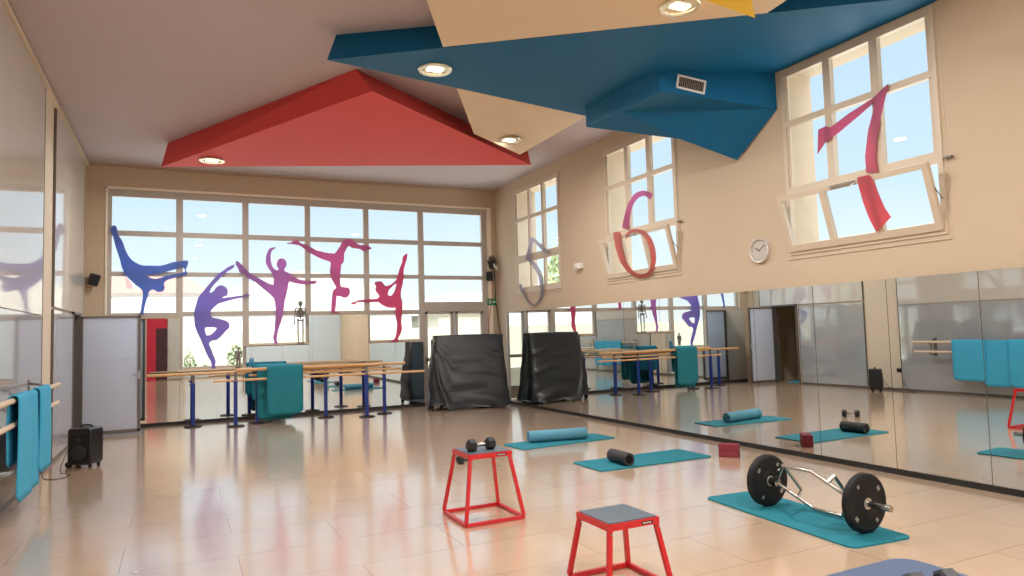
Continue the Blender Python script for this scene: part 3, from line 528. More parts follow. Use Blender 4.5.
prism_o = b.build('ceiling_baffle', M['blue']); tag(prism_o, 'smaller petrol-blue folded panel with the air vent, pointing down above the clerestory windows', 'ceiling panel')
def board(pts, t, m, label):
    b = MB(); p = [Vector(q) for q in pts]
    top = [q+Vector((0, 0, t)) for q in p]
    bv = [b.b.verts.new(q) for q in p]; tv = [b.b.verts.new(q) for q in top]
    b.b.faces.new(bv); b.b.faces.new(tv)
    n = len(p)
    for i in range(n): b.b.faces.new((bv[i], bv[(i+1) % n], tv[(i+1) % n], tv[i]))
    c = sum(p, Vector())/n
    # hidden timber carrier up to the ceiling
    q0 = [c+(q-c)*.55+Vector((0, 0, t)) for q in p]; q1 = [Vector((q.x, q.y, ZC)) for q in q0]
    bv = [b.b.verts.new(q) for q in q0]; tv = [b.b.verts.new(q) for q in q1]
    b.b.faces.new(bv); b.b.faces.new(tv)
    for i in range(n): b.b.faces.new((bv[i], bv[(i+1) % n], tv[(i+1) % n], tv[i]))
    return tag(b.build('ceiling_baffle', m), label, 'ceiling panel')
board(DATA['beige1'], .02, M['cream'], 'cream panel hanging at the top middle, in front of the large blue one')
board(DATA['beige2'], .02, M['cream'], 'cream pointed panel hanging between the red and blue ones')
board(DATA['yellow'], .02, M['yellow'], 'small yellow pointed panel at the top edge of the photo')

# --- downlights
lampdefs = [(DATA['lamps'][0], 'recessed downlight in the red ceiling panel'), (DATA['lamps'][1], 'recessed downlight near the left tip of the blue ceiling panel'),
            (DATA['lamps'][2], 'recessed downlight in the cream pointed panel'), (DATA['lamps'][3], 'recessed downlight at the top of the photo in the cream panel')]
extra = [((.5, 8.9, ZC), None), ((.6, 4.0, ZC), None)]
LAMP_W = 54
def lamp(p, label, power):
    e = empty('recessed_downlight', (p[0], p[1], p[2]), label=label, cat='ceiling light', group='recessed downlights')
    b = MB(); prof = [(.135, -.001), (.185, -.001), (.190, -.010), (.180, -.022), (.142, -.022), (.135, -.012)]
    rings = []
    for r, z in prof+[prof[0]]:
        rings.append([b.b.verts.new((r*math.cos(2*PI*k/36), r*math.sin(2*PI*k/36), z)) for k in range(36)])
    for i in range(len(prof)):
        for k in range(36): b.b.faces.new((rings[i][k], rings[i][(k+1) % 36], rings[i+1][(k+1) % 36], rings[i+1][k]))
    b.build('trim_ring', M['lamp_ring'], e, smooth='auto')
    b = MB(); b.cyl((0, 0, -.004), (0, 0, -.002), .136, seg=32); b.build('reflector', M['lamp_ring'], e)
    b = MB(); b.lohi((-.085, -.05, -.014), (.085, .05, -.005), bevel=.003); b.build('bulb', M['bulb'], e)
    ld = bpy.data.lights.new('downlight', 'AREA'); ld.shape = 'DISK'; ld.size = .16; ld.energy = power; ld.color = (1., .965, .93)
    lo = bpy.data.objects.new('downlight_light', ld); col.objects.link(lo); lo.parent = e; lo.location = (0, 0, -.02)
    return e
for p, l in lampdefs: lamp(p, l, LAMP_W)
# unseen downlights added above and behind the camera to brighten the room
for i, (p, l) in enumerate([((.6, 3.2, ZC), 'above the floor left of the camera'), ((3.2, .8, ZC), 'behind the camera in the middle'), ((5.4, .6, ZC), 'behind the camera near the mirrors'), ((.6, -.9, ZC), 'behind the camera near the left wall'), ((3.6, -1.4, ZC), 'near the front wall')]):
    lamp(p, 'added fill downlight ' + l, LAMP_W)

# --- air vent
v = [Vector(p) for p in DATA['vent']]
c = sum(v, Vector())/4; ux = (v[1]-v[0]).normalized(); uz = (v[0]-v[3]); uz = (uz-ux*uz.dot(ux)).normalized(); un = ux.cross(uz)
if un.dot(Vector((0, 0, 1.5))-c) < 0: un = -un
mtx = Matrix((ux, uz, un)).transposed().to_4x4(); mtx.translation = c+un*.004
W_, H_ = (v[1]-v[0]).length, (v[0]-v[3]).length*.93
e = empty('air_vent', (0, 0, 0), label='white-framed air vent in the side of the blue folded ceiling panel', cat='vent'); e.matrix_world = mtx
b = MB(); w2, h2, q = W_/2, H_/2, .022
b.lohi((-w2, -h2, 0), (w2, -h2+q, .012)); b.lohi((-w2, h2-q, 0), (w2, h2, .012)); b.lohi((-w2, -h2, 0), (-w2+q, h2, .012)); b.lohi((w2-q, -h2, 0), (w2, h2, .012)); b.build('vent_frame', M['white'], e)
b = MB(); b.lohi((-w2+q, -h2+q, 0), (w2-q, h2-q, .002)); b.build('vent_back', M['black'], e)
b = MB()
for k in range(14):
    x = -w2+q+(W_-2*q)*(k+.5)/14; b.lohi((x-.006, -h2+q, .002), (x+.003, h2-q, .009))
b.build('vent_slats', M['grille'], e)

# --- free-standing barres
def post(b, x, y, h): pass
def barre(cx, y, half, span, zt, ang, m_rail, label, low=None, lowspan=None):
    e = empty('ballet_barre', (cx, y, 0), ang, label=label, cat='ballet barre', group='free-standing barres by the back mirrors')
    b = MB(); b.tube([(-span[0], 0, zt), (span[1], 0, zt)], .027, 14); b.build('rail', m_rail, e, smooth='auto')
    if low:
        b = MB(); b.tube([(-lowspan[0], 0, low), (lowspan[1], 0, low)], .021, 14); b.build('rail', m_rail, e, smooth='auto')
    for s in (-1, 1):
        x = s*half
        b = MB(); b.lohi((x-.032, -.02, .02), (x+.032, .02, zt-.16)); p = b.build('post', M['post_blue'], e)
        b = MB(); b.lohi((x-.024, -.013, zt-.17), (x+.024, .013, zt-.03)); b.sph((x-.045, 0, zt-.19), .018, seg=10); b.cyl((x-.05, 0, zt-.19), (x, 0, zt-.19), .007, seg=8)
        if low: b.lohi((x-.03, -.028, low-.03), (x+.03, .028, low-.022))
        b.build('bracket', M['dark_metal'], p)
        b = MB(); b.lathe([(.145, 0), (.15, .008), (.14, .018), (.05, .024), (.045, .03)], 28, Matrix.Translation((x, 0, 0))); b.build('base_plate', M['black'], e, smooth='auto')
    return e
barre(1.37, 13.40, 1.135, (1.86, 1.90), .925, math.radians(-3.5), M['wood'], 'wooden barre on blue posts reaching farthest left towards the open door')
barre(2.04, 12.97, 1.14, (1.14, 1.55), .975, math.radians(-3.), M['wood'], 'wooden barre on blue posts standing nearest the camera', .80, (1.50, 2.27))
barre(2.44, 13.24, 1.16, (1.25, 1.58), .955, math.radians(-1.), M['wood'], 'wooden barre on blue posts reaching farthest right towards the covered table', .86, (1.3, 1.5))

# --- draped mats
def draped(name, cx, cy, rz, zt, w, lf, lb, t, m, label, group, gap=.035, cat='exercise mat', r=.05):
    """mat folded over a rail: local x is the width, local -y the front side"""
    e = empty(name, (cx, cy, zt), rz, label=label, cat=cat, group=group)
    prof = [(-gap-.012, -lf)]
    n = 14
    for k in range(1, n): prof.append((-gap-.006*math.sin(3*k/n), -lf+(lf-gap)*k/n))
    for k in range(9): a = PI*k/8; prof.append((-gap*math.cos(a), gap*math.sin(a)-.0))
    for k in range(1, n+1): prof.append((gap+.004*math.sin(5*k/n), -(lb)*k/n))
    b = MB(); nx = 10; rows = []
    for j, (py, pz_) in enumerate(prof):
        d = min((pz_+lf) if py < 0 else 9, (pz_+lb) if py > 0 else 9)
        ins = 0
        if d < r: ins = r-math.sqrt(max(0, r*r-(r-d)**2))
        row = []
        for i in range(nx+1):
            u = -1+2*i/nx; row.append(b.b.verts.new((u*(w/2-ins), py+.004*math.sin(u*2.1+pz_*4), pz_)))
        rows.append(row)
    for j in range(len(rows)-1):
        for i in range(nx): b.b.faces.new((rows[j][i], rows[j][i+1], rows[j+1][i+1], rows[j+1][i]))
    o = b.build('foam_sheet', m, e, smooth=True)
    md = o.modifiers.new('Solidify', 'SOLIDIFY'); md.thickness = t; md.offset = 0
    return e
g1 = 'teal mats draped over the barres'
draped('exercise_mat', 1.72, 12.97, 0, .985, .62, .83, .25, .014, M['teal'], 'dark teal mat draped over the barres, front one with square corners', g1, .045, r=.08)
draped('exercise_mat', 1.60, 13.20, 0, .99, .66, .93, .5, .014, M['teal'], 'dark teal mat draped over the barres, hanging lowest behind the front one', g1, .045, r=.10)
draped('exercise_mat', 1.50, 13.34, 0, 1.00, .60, .62, .6, .014, M['teal'], 'dark teal mat over the rearmost barre, showing at the left of the pile', g1, .045, r=.08)

# --- wall barre on the left wall
e = empty('wall_barre', (XL, 6.2, 0), label='pale wooden double barre mounted on the left wall', cat='ballet barre')
b = MB(); b.tube([(.253, -3.6, 1.045), (.253, 3.1, 1.06)], .024, 14); b.build('rail', M['wood_pale'], e, smooth='auto')
b = MB(); b.tube([(.253, -3.6, .845), (.253, 3.05, .86)], .022, 14); b.build('rail', M['wood_pale'], e, smooth='auto')
for y in (-3.2, -1.6, .2, 2.75):
    b = MB(); pts = [(.03, y, 1.10), (.14, y, 1.08), (.253, y, 1.02)]; b.tube(pts, .012, 8); b.tube([(.03, y, .80), (.14, y, .80), (.253, y, .83)], .012, 8); b.tube([(.20, y, 1.04), (.17, y, .95), (.20, y, .83)], .012, 8); b.lohi((.028, y-.03, .76), (.036, y+.03, 1.14))
    b.build('bracket', M['dark_metal'], e, smooth='auto')
g2 = 'light teal mats hanging on the wall barre'
for cy, w, lf, x, lab in ((7.16, .58, .84, .262, 'light teal mat on the wall barre, nearest the camera of the three'), (7.66, .50, .84, .250, 'light teal mat on the wall barre, the middle one hanging lowest'), (8.15, .62, .76, .262, 'light teal mat on the wall barre, farthest along towards the back')):
    draped('exercise_mat', XL+x, cy, PI/2, 1.065 if w != .50 else 1.058, w, lf, .55, .012, M['teal_light'], lab, g2, .036 if w != .50 else .030, r=.06)

# --- dust cover and table
def cover():
    e = empty('folding_table', (5.28, 13.10, 0), math.radians(-11), label='folded table on casters hidden under the black tarpaulin', cat='table')
    for x in (-.74, -.55, .55, .70):
        for y in (-.2, .2):
            if y > 0 and abs(x) < .6: continue
            b = MB(); b.cyl((x-.02, y, .045), (x+.02, y, .045), .045, seg=18); b.lohi((x-.028, y-.02, .05), (x+.028, y+.02, .11)); b.build('caster', M['black'], e, smooth='auto')
    b = MB(); b.lohi((-.76, -.22, .10), (.74, -.16, .14)); b.lohi((-.76, .16, .10), (.74, .22, .14)); b.lohi((-.70, -.12, .14), (.68, -.08, 1.40)); b.lohi((-.70, .08, .14), (.68, .12, 1.40)); b.build('table_frame', M['dark_metal'], e)
    b = MB(); n = 120; lev = 44; rows = []
    for j in range(lev+1):
        t = j/lev; z = 1.475*(1-t)+.045*t
        wl = -.67-.12*min(1, t*1.5)**1.2-.02*t; wr = .76+.10*t**2.2
        dy = .13+.20*t
        row = []
        for i in range(n):
            a = 2*PI*i/n
            ca, sa = math.cos(a), math.sin(a)
            k = 7.0
            rx = math.copysign(abs(ca)**(2/k), ca); ry = math.copysign(abs(sa)**(2/k), sa)
            x = (wl+wr)/2 + rx*(wr-wl)/2; y = ry*dy
            # folds fanning out from the upper left corner down to the right
            u = (x+.75)/1.5; f = 0.
            def ridge(v): v = abs((v % 1)-.5)*2; return v*v*(3-2*v)-.5
            if y < 0:
                r_ = math.hypot(u+.02, t); ph = math.atan2(t, u+.02)
                wob = .35*noise.noise(Vector((x*1.2, z*1.2, 2)))
                f += .085*min(1, r_)**1.6*ridge(ph*3.6+wob)*(.25+.75*min(1, max(0, ph-.35)*1.6))
                f += .045*t**1.6*ridge(ph*7.3+u*1.3+wob*2)
                f += .02*max(0, t-.6)*ridge(z*5.2-u*2.2+wob)
            else:
                f += .02*t*math.sin(x*14)
            f += noise.noise(Vector((x*3.1-z*1.5, y*3.1+9, z*2.0+x)))*.018*(.1+t)
            sgn = -1 if y < 0 else 1
            yy = y + sgn*(abs(f)*.6+f*.5)*(1 if abs(ry) > .5 else .3)
            xx = x + (.018*math.sin(z*9+sgn)*t + .035*t*noise.noise(Vector((3, y*2, z*4)))) * (1 if abs(rx) > .6 else 0)
            zz = z
            if t > .97: zz = max(.012, .035+.03*math.sin(x*7+1)+.02*noise.noise(Vector((x*6, y*4, 1))))
            if t > .97 and x < -.50 and y < 0: zz = .105
            row.append(b.b.verts.new((xx, yy, zz)))
        rows.append(row)
    for j in range(lev):
        for i in range(n): b.b.faces.new((rows[j][i], rows[j][(i+1) % n], rows[j+1][(i+1) % n], rows[j+1][i]))
    top = b.b.verts.new((.04, 0, 1.487))
    for i in range(n): b.b.faces.new((rows[0][i], rows[0][(i+1) % n], top))
    o = b.build('dust_cover', M['cover'], smooth=True)
    o.location = (5.28, 13.10, 0); o.rotation_euler = (0, 0, math.radians(-11))
    tag(o, 'black creased tarpaulin cover over the folded table in the back corner', 'cover')
cover()

# --- plyo boxes
def plyo(cx, cy, h, base, top, rz, label):
    e = empty('plyo_box', (cx, cy, 0), rz, label=label, cat='exercise step', group='red framed jump boxes')
    B, T = base/2, top/2; q = .016
    b = MB()
    def bar(b, p0, p1, s=.013):
        p0, p1 = Vector(p0), Vector(p1); d = (p1-p0); L = d.length
        mt = d.to_track_quat('Z', 'X').to_matrix().to_4x4(); mt.translation = (p0+p1)/2
        # keep the square section aligned with the box sides
        ux = Vector((1, 0, 0)) if abs(d.normalized().x) < .7 else Vector((0, 1, 0))
        w = d.normalized(); ux = (ux-w*ux.dot(w)).normalized(); uy = w.cross(ux)
        mt = Matrix((ux, uy, w)).transposed().to_4x4(); mt.translation = (p0+p1)/2
        b.box((0, 0, 0), (2*s, 2*s, L), mtx=mt)
    cs = [(-1, -1), (1, -1), (1, 1), (-1, 1)]
    for i in range(4):
        a, c = cs[i], cs[(i+1) % 4]
        bar(b, (a[0]*(B-q), a[1]*(B-q), .016), (c[0]*(B-q), c[1]*(B-q), .016), .0125)
    b.build('base_frame', M['red_steel'], e)
    for a in cs:
        b = MB(); bar(b, (a[0]*(B-q), a[1]*(B-q), .03), (a[0]*(T-q), a[1]*(T-q), h-.035)); lg = b.build('leg', M['red_steel'], e)
        b = MB()
        for zz in (.94,):
            pp = Vector((a[0]*(B-q), a[1]*(B-q), .03)).lerp(Vector((a[0]*(T-q), a[1]*(T-q), h-.035)), zz)
            b.cyl(pp+Vector((0, -.020, 0)), pp+Vector((0, .020, 0)), .0055, seg=10)
        b.build('bolt', M['chrome'], lg)
    b = MB()
    for i in range(4):
        a, c = cs[i], cs[(i+1) % 4]
        n_ = Vector((a[0]+c[0], a[1]+c[1], 0)).normalized()
        p0 = Vector((a[0]*T, a[1]*T, h-.020)); p1 = Vector((c[0]*T, c[1]*T, h-.020))
        mid = (p0+p1)/2-n_*.005; d = (p1-p0)
        sx = abs(d.x) if abs(d.x) > .1 else .010; sy = abs(d.y)-.021 if abs(d.y) > .1 else .010
        b.box(mid, (sx, sy, .038))
    b.build('top_frame', M['red_steel'], e)
    b = MB(); b.prism(rrect(-T+.01, -T+.01, T-.01, T-.01, .012, 3), lambda x, y, w: (x, y, h-.012+w), .016); b.build('top_plate', M['box_top'], e)
    b = MB(); b.lohi((T*.28, -T-.0015, h-.030), (T*.72, -T, h-.014)); pl_ = b.build('name_plate', M['black'], e)
    b = MB()
    for k in range(5): b.lohi((T*.33+k*T*.07, -T-.0022, h-.026), (T*.33+k*T*.07+T*.045, -T-.0015, h-.018))
    b.build('plate_lettering', M['white'], pl_)
    return e
plyo(2.258, 5.315, .54, .53, .375, 0, 'taller red steel jump box with a dumbbell on its slate top')
plyo(2.35, 3.50, .405, .46, .352, 0, 'lower red steel jump box at the bottom edge, empty top')

# --- dumbbells
def dumbbell(x, y, z, rz, L, R, label):
    e = empty('dumbbell', (x, y, z), rz, label=label, cat='dumbbell', group='black hexagonal dumbbells')
    b = MB(); b.tube([(-L/2+.05, 0, R), (-L/4, 0, R), (0, 0, R), (L/4, 0, R), (L/2-.05, 0, R)], .013, 12, radii=[.011, .014, .0155, .014, .011]); b.build('handle', M['chrome'], e, smooth='auto')
    for s in (-1, 1):
        b = MB(); cxs = [L/2-.075, L/2-.065, L/2-.012, L/2]; rr = [R*.80, R*1.12, R*1.12, R*.80]
        rings = []
        for cx, r_ in zip(cxs, rr): rings.append([b.b.verts.new((s*cx, r_*math.cos(PI/6+k*PI/3), R+r_*math.sin(PI/6+k*PI/3)*1.0)) for k in range(6)])
        for i in range(3):
            for k in range(6): b.b.faces.new((rings[i][k], rings[i][(k+1) % 6], rings[i+1][(k+1) % 6], rings[i+1][k]))
        b.b.faces.new(rings[0]); b.b.faces.new(rings[-1]); b.build('weight_head', M['black_iron'], e)
    return e
dumbbell(2.235, 5.27, .544, math.radians(4), .245, .046, 'black hexagonal dumbbell lying on the taller red jump box')
dumbbell(3.00, 7.62, 0, math.radians(52), .26, .05, 'black dumbbell lying on the floor behind the taller jump box')

# --- mats on the floor
def floor_mat(x0, y0, x1, y1, rz, m, label, r=.05, t=.012, mid=None):
    cx, cy = (x0+x1)/2, (y0+y1)/2
    b = MB(); b.prism(rrect(-(x1-x0)/2, -(y1-y0)/2, (x1-x0)/2, (y1-y0)/2, r), lambda x, y, w: (x, y, w), t)
    o = b.build('exercise_mat', m); o.location = (cx, cy, .0005); o.rotation_euler = (0, 0, rz)
    return tag(o, label, 'exercise mat', 'teal mats on the floor')
floor_mat(3.92, 7.99, 5.42, 8.53, math.radians(5), M['teal'], 'teal mat on the floor under the pale blue foam roller', .04)
floor_mat(4.02, 6.25, 5.54, 6.85, 0, M['teal'], 'teal mat on the floor under the short charcoal roller', .04)
floor_mat(4.085, 3.205, 4.645, 4.79, math.radians(-4.6), M['teal'], 'teal mat on the floor under the weighted bar', .07)

# --- foam rollers
def roller(p0, p1, r, m, label, bore=0.):
    p0, p1 = Vector(p0), Vector(p1); d = p1-p0; L = d.length
    e = empty('foam_roller', tuple(p0), math.atan2(d.y, d.x), label=label, cat='foam roller')
    b = MB(); seg = 36; bo = max(bore, .001)
    prof = [(bo, 0), (r*.93, 0), (r, .008), (r, L-.008), (r*.93, L), (bo, L)]
    if bore: prof += [(bore, 0)]
    rings = [[b.b.verts.new((z, q*math.cos(2*PI*k/seg), r+q*math.sin(2*PI*k/seg))) for k in range(seg)] for q, z in prof]
    for i in range(len(rings)-1):
        for k in range(seg): b.b.faces.new((rings[i][k], rings[i][(k+1) % seg], rings[i+1][(k+1) % seg], rings[i+1][k]))
    if not bore: b.b.faces.new(rings[0]); b.b.faces.new(rings[-1])
    b.build('roller_body', m, e, smooth='auto')
    if bore:
        b = MB()
        for s in (.006, L-.006):
            for k in range(6):
                a = k*PI/3; b.cyl((s, 0, r), (s, bore*math.cos(a), r+bore*math.sin(a)), .005, seg=6)
        b.build('core_ribs', M['black_gloss'], e)
    return e
roller((4.24, 8.36, .0125), (5.06, 8.22, .0125), .077, M['roller_blue'], 'long pale blue foam roller lying on the farthest teal mat')
roller((4.42, 6.30, .0125), (4.43, 6.66, .0125), .070, M['roller_black'], 'short charcoal hollow foam roller on the middle teal mat', .045)

# --- yoga blocks
for z, lab in ((.0005, 'burgundy foam yoga block on the floor by the mirror, bottom of two'), (.0745, 'burgundy foam yoga block resting on top of the other by the mirror')):
    b = MB(); b.box((0, 0, .036), (.12, .225, .072), bevel=.006); o = b.build('yoga_block', M['brick'])
    o.location = (5.72, 6.17, z); o.rotation_euler = (0, 0, math.radians(40+(1 if z > .05 else 0)))
    tag(o, lab, 'yoga block', 'burgundy yoga blocks')

# --- hexagonal trap bar with plates
def trap():
    cx, z = 4.385, .2215; yA, yB = 3.44, 4.27
    e = empty('trap_bar', (cx, (yA+yB)/2, z), 0, label='chrome hexagonal trap bar lying across the near teal mat', cat='weight bar')
    hl = (yB-yA)/2
    def P_(u, y): return Vector((u*.155, y, -u*.185))          # u = +1: the low side next to the mirrors
    q = .13; nrm = Vector((.185, 0, .155)).normalized()
    ring = [P_(0, -hl+.06), P_(-1, -q), P_(-1, q), P_(0, hl-.06), P_(1, q), P_(1, -q)]
    rr = []
    for i in range(6):
        a, p, c = ring[i-1], ring[i], ring[(i+1) % 6]
        rr += [p+(a-p).normalized()*.018, p, p+(c-p).normalized()*.018]
    b = MB(); b.tube(rr, .0135, 12, closed=True); b.build('hex_frame', M['chrome'], e, smooth='auto')
    for s in (-1, 1):
        y0 = s*.235; f = .62
        b = MB(); b.tube([P_(-f, y0), P_(-f*.95, y0)+nrm*.07, P_(-f*.8, y0)+nrm*.075, P_(f*.8, y0)+nrm*.075, P_(f*.95, y0)+nrm*.07, P_(f, y0)], .0125, 10); b.build('handle', M['chrome'], e, smooth='auto')
        b = MB(); b.cyl((0, s*(hl-.08), 0), (0, s*(hl+.005), 0), .034, seg=24); b.cyl((0, s*(hl-.07), 0), (0, s*(hl+.24), 0), .0225, seg=24); b.build('sleeve', M['chrome'], e, smooth='auto')
    for s in (-1, 1):
        p = empty('weight_plate', (cx, (yA+yB)/2+s*hl, .0135), 0, label='round black bumper plate on the %s end of the trap bar' % ('nearer, right-hand' if s < 0 else 'farther, left-hand'), cat='weight plate', group='bumper plates of the trap bar')
        R = .208
        mt = Matrix.Translation((0, 0, R)) @ Matrix.Rotation(PI/2*s*-1, 4, 'X')
        b = MB(); prof = [(.0255, .0), (.07, .0), (.075, .004), (.085, .0), (R-.03, .0), (R-.012, .003), (R, .014), (R, .052), (R-.012, .062), (R-.03, .064), (R-.035, .060), (.085, .056), (.075, .062), (.0255, .062)]
        seg = 48; rings = []
        for q_, zz in prof+[prof[0]]:
            rings.append([b.b.verts.new(mt @ Vector((q_*math.cos(2*PI*k/seg), q_*math.sin(2*PI*k/seg), zz))) for k in range(seg)])
        for i in range(len(prof)):
            for k in range(seg): b.b.faces.new((rings[i][k], rings[i][(k+1) % seg], rings[i+1][(k+1) % seg], rings[i+1][k]))
        b.build('rubber_disc', M['black'], p, smooth='auto')
        b = MB(); 
        for zz in (-.0005, .0605):
            for k in range(4):
                a = math.radians(38+90*k)
                for j in range(3 if k % 2 == 0 else 2):
                    aa = a+.085*(j-1)
                    m2 = mt @ Matrix.Rotation(aa, 4, 'Z') @ Matrix.Translation((.152, 0, zz))
                    b.box((0, 0, 0), (.026, .008, .003), mtx=m2)
        b.build('raised_lettering', M['alu'], p)
        b = MB(); rings = []
        for q_, zz in ((.0235, -.003), (.04, -.003), (.04, .065), (.0235, .065), (.0235, -.003)):
            rings.append([b.b.verts.new(mt @ Vector((q_*math.cos(2*PI*k/28), q_*math.sin(2*PI*k/28), zz))) for k in range(28)])
        for i in range(4):
            for k in range(28): b.b.faces.new((rings[i][k], rings[i][(k+1) % 28], rings[i+1][(k+1) % 28], rings[i+1][k]))
        b.build('hub_ring', M['alu'], p, smooth='auto')
trap()

# --- bench in the bottom right corner
e = empty('exercise_bench', (2.55, 1.55, 0), 0, label='slate-blue padded bench with rounded corners at the bottom right edge', cat='bench')
b = MB(); b.prism(rrect(-.55, -.60, .385, .555, .10, 8), lambda x, y, w: (x, y, .37+w), .08); o = b.build('pad', M['bench'], e, smooth='auto')
md = o.modifiers.new('Bevel', 'BEVEL'); md.width = .012; md.segments = 3
b = MB(); b.prism(rrect(-.50, -.55, .34, .50, .08, 6), lambda x, y, w: (x, y, .33+w), .04); b.build('pad_base', M['black_gloss'], e)
for sx, sy in ((-.42, -.45), (.27, -.45), (-.42, .42), (.27, .42)):
    b = MB(); b.cyl((sx, sy, 0), (sx, sy, .33), .022, seg=16); b.cyl((sx, sy, 0), (sx, sy, .02), .032, seg=16); b.build('leg', M['dark_metal'], e, smooth='auto')
dumbbell(2.61, 1.755, .451, math.radians(-14), .22, .042, 'black dumbbell on the slate-blue bench at the bottom edge')

# --- portable speaker
e = empty('portable_speaker', (-1.02, 10.05, 0), math.radians(-30), label='black wheeled loudspeaker standing on the floor by the left wall', cat='loudspeaker')
b = MB(); b.prism(rrect(-.18, .045, .17, .56, .05, 6), lambda x, z, w: (x, -.15+w, z), .28); o = b.build('cabinet', M['black_gloss'], e, smooth='auto'); md = o.modifiers.new('Bevel', 'BEVEL'); md.width = .02; md.segments = 3; md.limit_method = 'ANGLE'
b = MB(); b.prism(rrect(-.14, .09, .14, .47, .04, 6), lambda x, z, w: (x, -.158+w, z), .01); b.build('front_grille', M['black'], e)
b = MB(); b.lathe([(.10, 0), (.11, .004), (.105, .01)], 32, Matrix.Translation((.0, -.160, .22)) @ Matrix.Rotation(PI/2, 4, 'X')); b.lathe([(.035, 0), (.04, .006)], 24, Matrix.Translation((.0, -.160, .40)) @ Matrix.Rotation(PI/2, 4, 'X')); b.build('driver_ring', M['black_iron'], e, smooth='auto')
b = MB(); b.tube([(-.09, 0, .545), (-.09, 0, .575), (-.05, 0, .59), (.05, 0, .59), (.09, 0, .575), (.09, 0, .545)], .013, 10); b.build('carry_handle', M['black'], e, smooth='auto')
b = MB(); b.lohi((-.186, -.09, .28), (-.178, .07, .48)); cp = b.build('control_panel', M['black_iron'], e)
b = MB()
for k in range(4): b.cyl((-.186, -.06+.04*k, .33), (-.195, -.06+.04*k, .33), .009, seg=12)
b.lohi((-.189, -.05, .40), (-.186, .02, .44)); b.build('control_knobs', M['alu'], cp)
for y in (-.10, .08):
    b = MB(); b.cyl((-.185, y-.02, .045), (-.185, y+.02, .045), .045, seg=20); b.build('wheel', M['black'], e, smooth='auto')
for y in (-.10, .08):
    b = MB(); b.cyl((.13, y, 0), (.13, y, .05), .02, .026, seg=12); b.build('foot', M['black'], e)
e.scale = (.86, .86, .86)
b = MB(); pts = [(-1.17, 10.0, .30), (-1.25, 9.93, .10), (-1.24, 9.72, .008), (-1.12, 9.50, .006), (-1.20, 9.30, .006), (-1.33, 9.35, .006), (-1.40, 9.55, .02), (-1.435, 9.70, .22)]
sm = []
for i in range(len(pts)-1):
    for k in range(5):
        t = k/5; p0, p1, p2, p3 = [Vector(pts[max(0, min(len(pts)-1, i+j))]) for j in (-1, 0, 1, 2)]
        sm.append(.5*((2*p1)+(-p0+p2)*t+(2*p0-5*p1+4*p2-p3)*t*t+(-p0+3*p1-3*p2+p3)*t**3))
sm.append(Vector(pts[-1])); b.tube(sm, .004, 6); tag(b.build('power_cable', M['black'], smooth=True), 'thin dark cable looping on the floor beside the wheeled loudspeaker', 'cable')
b = MB(); b.lohi((XL, 9.74, .40), (XL+.02, 9.84, .48), bevel=.004); b.lohi((XL+.02, 9.77, .42), (XL+.028, 9.81, .46)); tag(b.build('wall_socket', M['black_gloss']), 'dark power socket on the pale pier of the left wall', 'socket')

# --- small wall items
# clock
e = empty('wall_clock', (XR, 6.245, 2.415), 0, label='round grey-white wall clock left of the largest clerestory window', cat='clock'); R = .155
mt = Matrix.Rotation(-PI/2, 4, 'Y')
b = MB(); rings = []
for q_, zz in ((R-.022, .0), (R, .0), (R, .035), (R-.008, .045), (R-.02, .04), (R-.022, .03), (R-.022, .0)):
    rings.append([b.b.verts.new(mt @ Vector((q_*math.cos(2*PI*k/40), q_*math.sin(2*PI*k/40), zz))) for k in range(40)])
for i in range(6):
    for k in range(40): b.b.faces.new((rings[i][k], rings[i][(k+1) % 40], rings[i+1][(k+1) % 40], rings[i+1][k]))
b.build('clock_rim', M['clock_rim'], e, smooth='auto')
b = MB(); b.cyl((-.005, 0, 0), (-.022, 0, 0), R-.02, seg=40); b.build('clock_face', M['clock_face'], e)
b = MB()
for k in range(12):
    a = k*PI/6; b.box((-.024, math.sin(a)*(R-.04), math.cos(a)*(R-.04)), (.002, .006, .012))
b.build('hour_marks', M['black_iron'], e)
for a, l, w_ in ((math.radians(-58), .075, .010), (math.radians(52), .11, .006)):
    # viewer looks along +x, so left on the face is +y
    b = MB(); m2 = Matrix.Translation((-.027, 0, 0)) @ Matrix.Rotation(a, 4, 'X') if False else Matrix.Translation((-.027, 0, 0)) @ Matrix.Rotation(a, 4, 'X')
    b.box((0, 0, l/2-.01), (.002, w_, l), mtx=m2); b.build('hand', M['black'], e)
# sensor
e = empty('motion_sensor', (XR, 10.45, 2.64), 0, label='small white sensor box on the beige wall between two clerestory windows', cat='sensor')
b = MB(); b.lohi((-.10, -.10, -.05), (0, .08, .05), bevel=.012); b.build('housing', M['white'], e); b = MB(); b.sph((-.10, -.01, -.005), .03, seg=12); b.build('lens', M['clock_rim'], e, smooth=True)
# fan
e = empty('wall_fan', (6.28, YB-.12, 3.06), 0, label='small dark wall fan high in the back right corner', cat='fan')
b = MB(); mt = Matrix.Rotation(math.radians(90), 4, 'X') @ Matrix.Rotation(math.radians(30), 4, 'Y')
for rr in (.06, .11, .155):
    b.tube([mt @ Vector((rr*math.cos(2*PI*k/24), rr*math.sin(2*PI*k/24), .02)) for k in range(24)], .007, 6, closed=True)
for k in range(20):
    a = 2*PI*k/20; b.tube([mt @ Vector((.0, 0, .04)), mt @ Vector((.155*math.cos(a), .155*math.sin(a), .02))], .004, 5)
b.build('fan_guard', M['black_iron'], e)
b = MB()
for k in range(4):
    m3 = mt @ Matrix.Rotation(k*PI/2, 4, 'Z') @ Matrix.Translation((.075, 0, -.01)) @ Matrix.Rotation(.4, 4, 'X'); b.box((0, 0, 0), (.12, .09, .006), mtx=m3, bevel=.002)
b.build('fan_blades', M['dark_metal'], e)
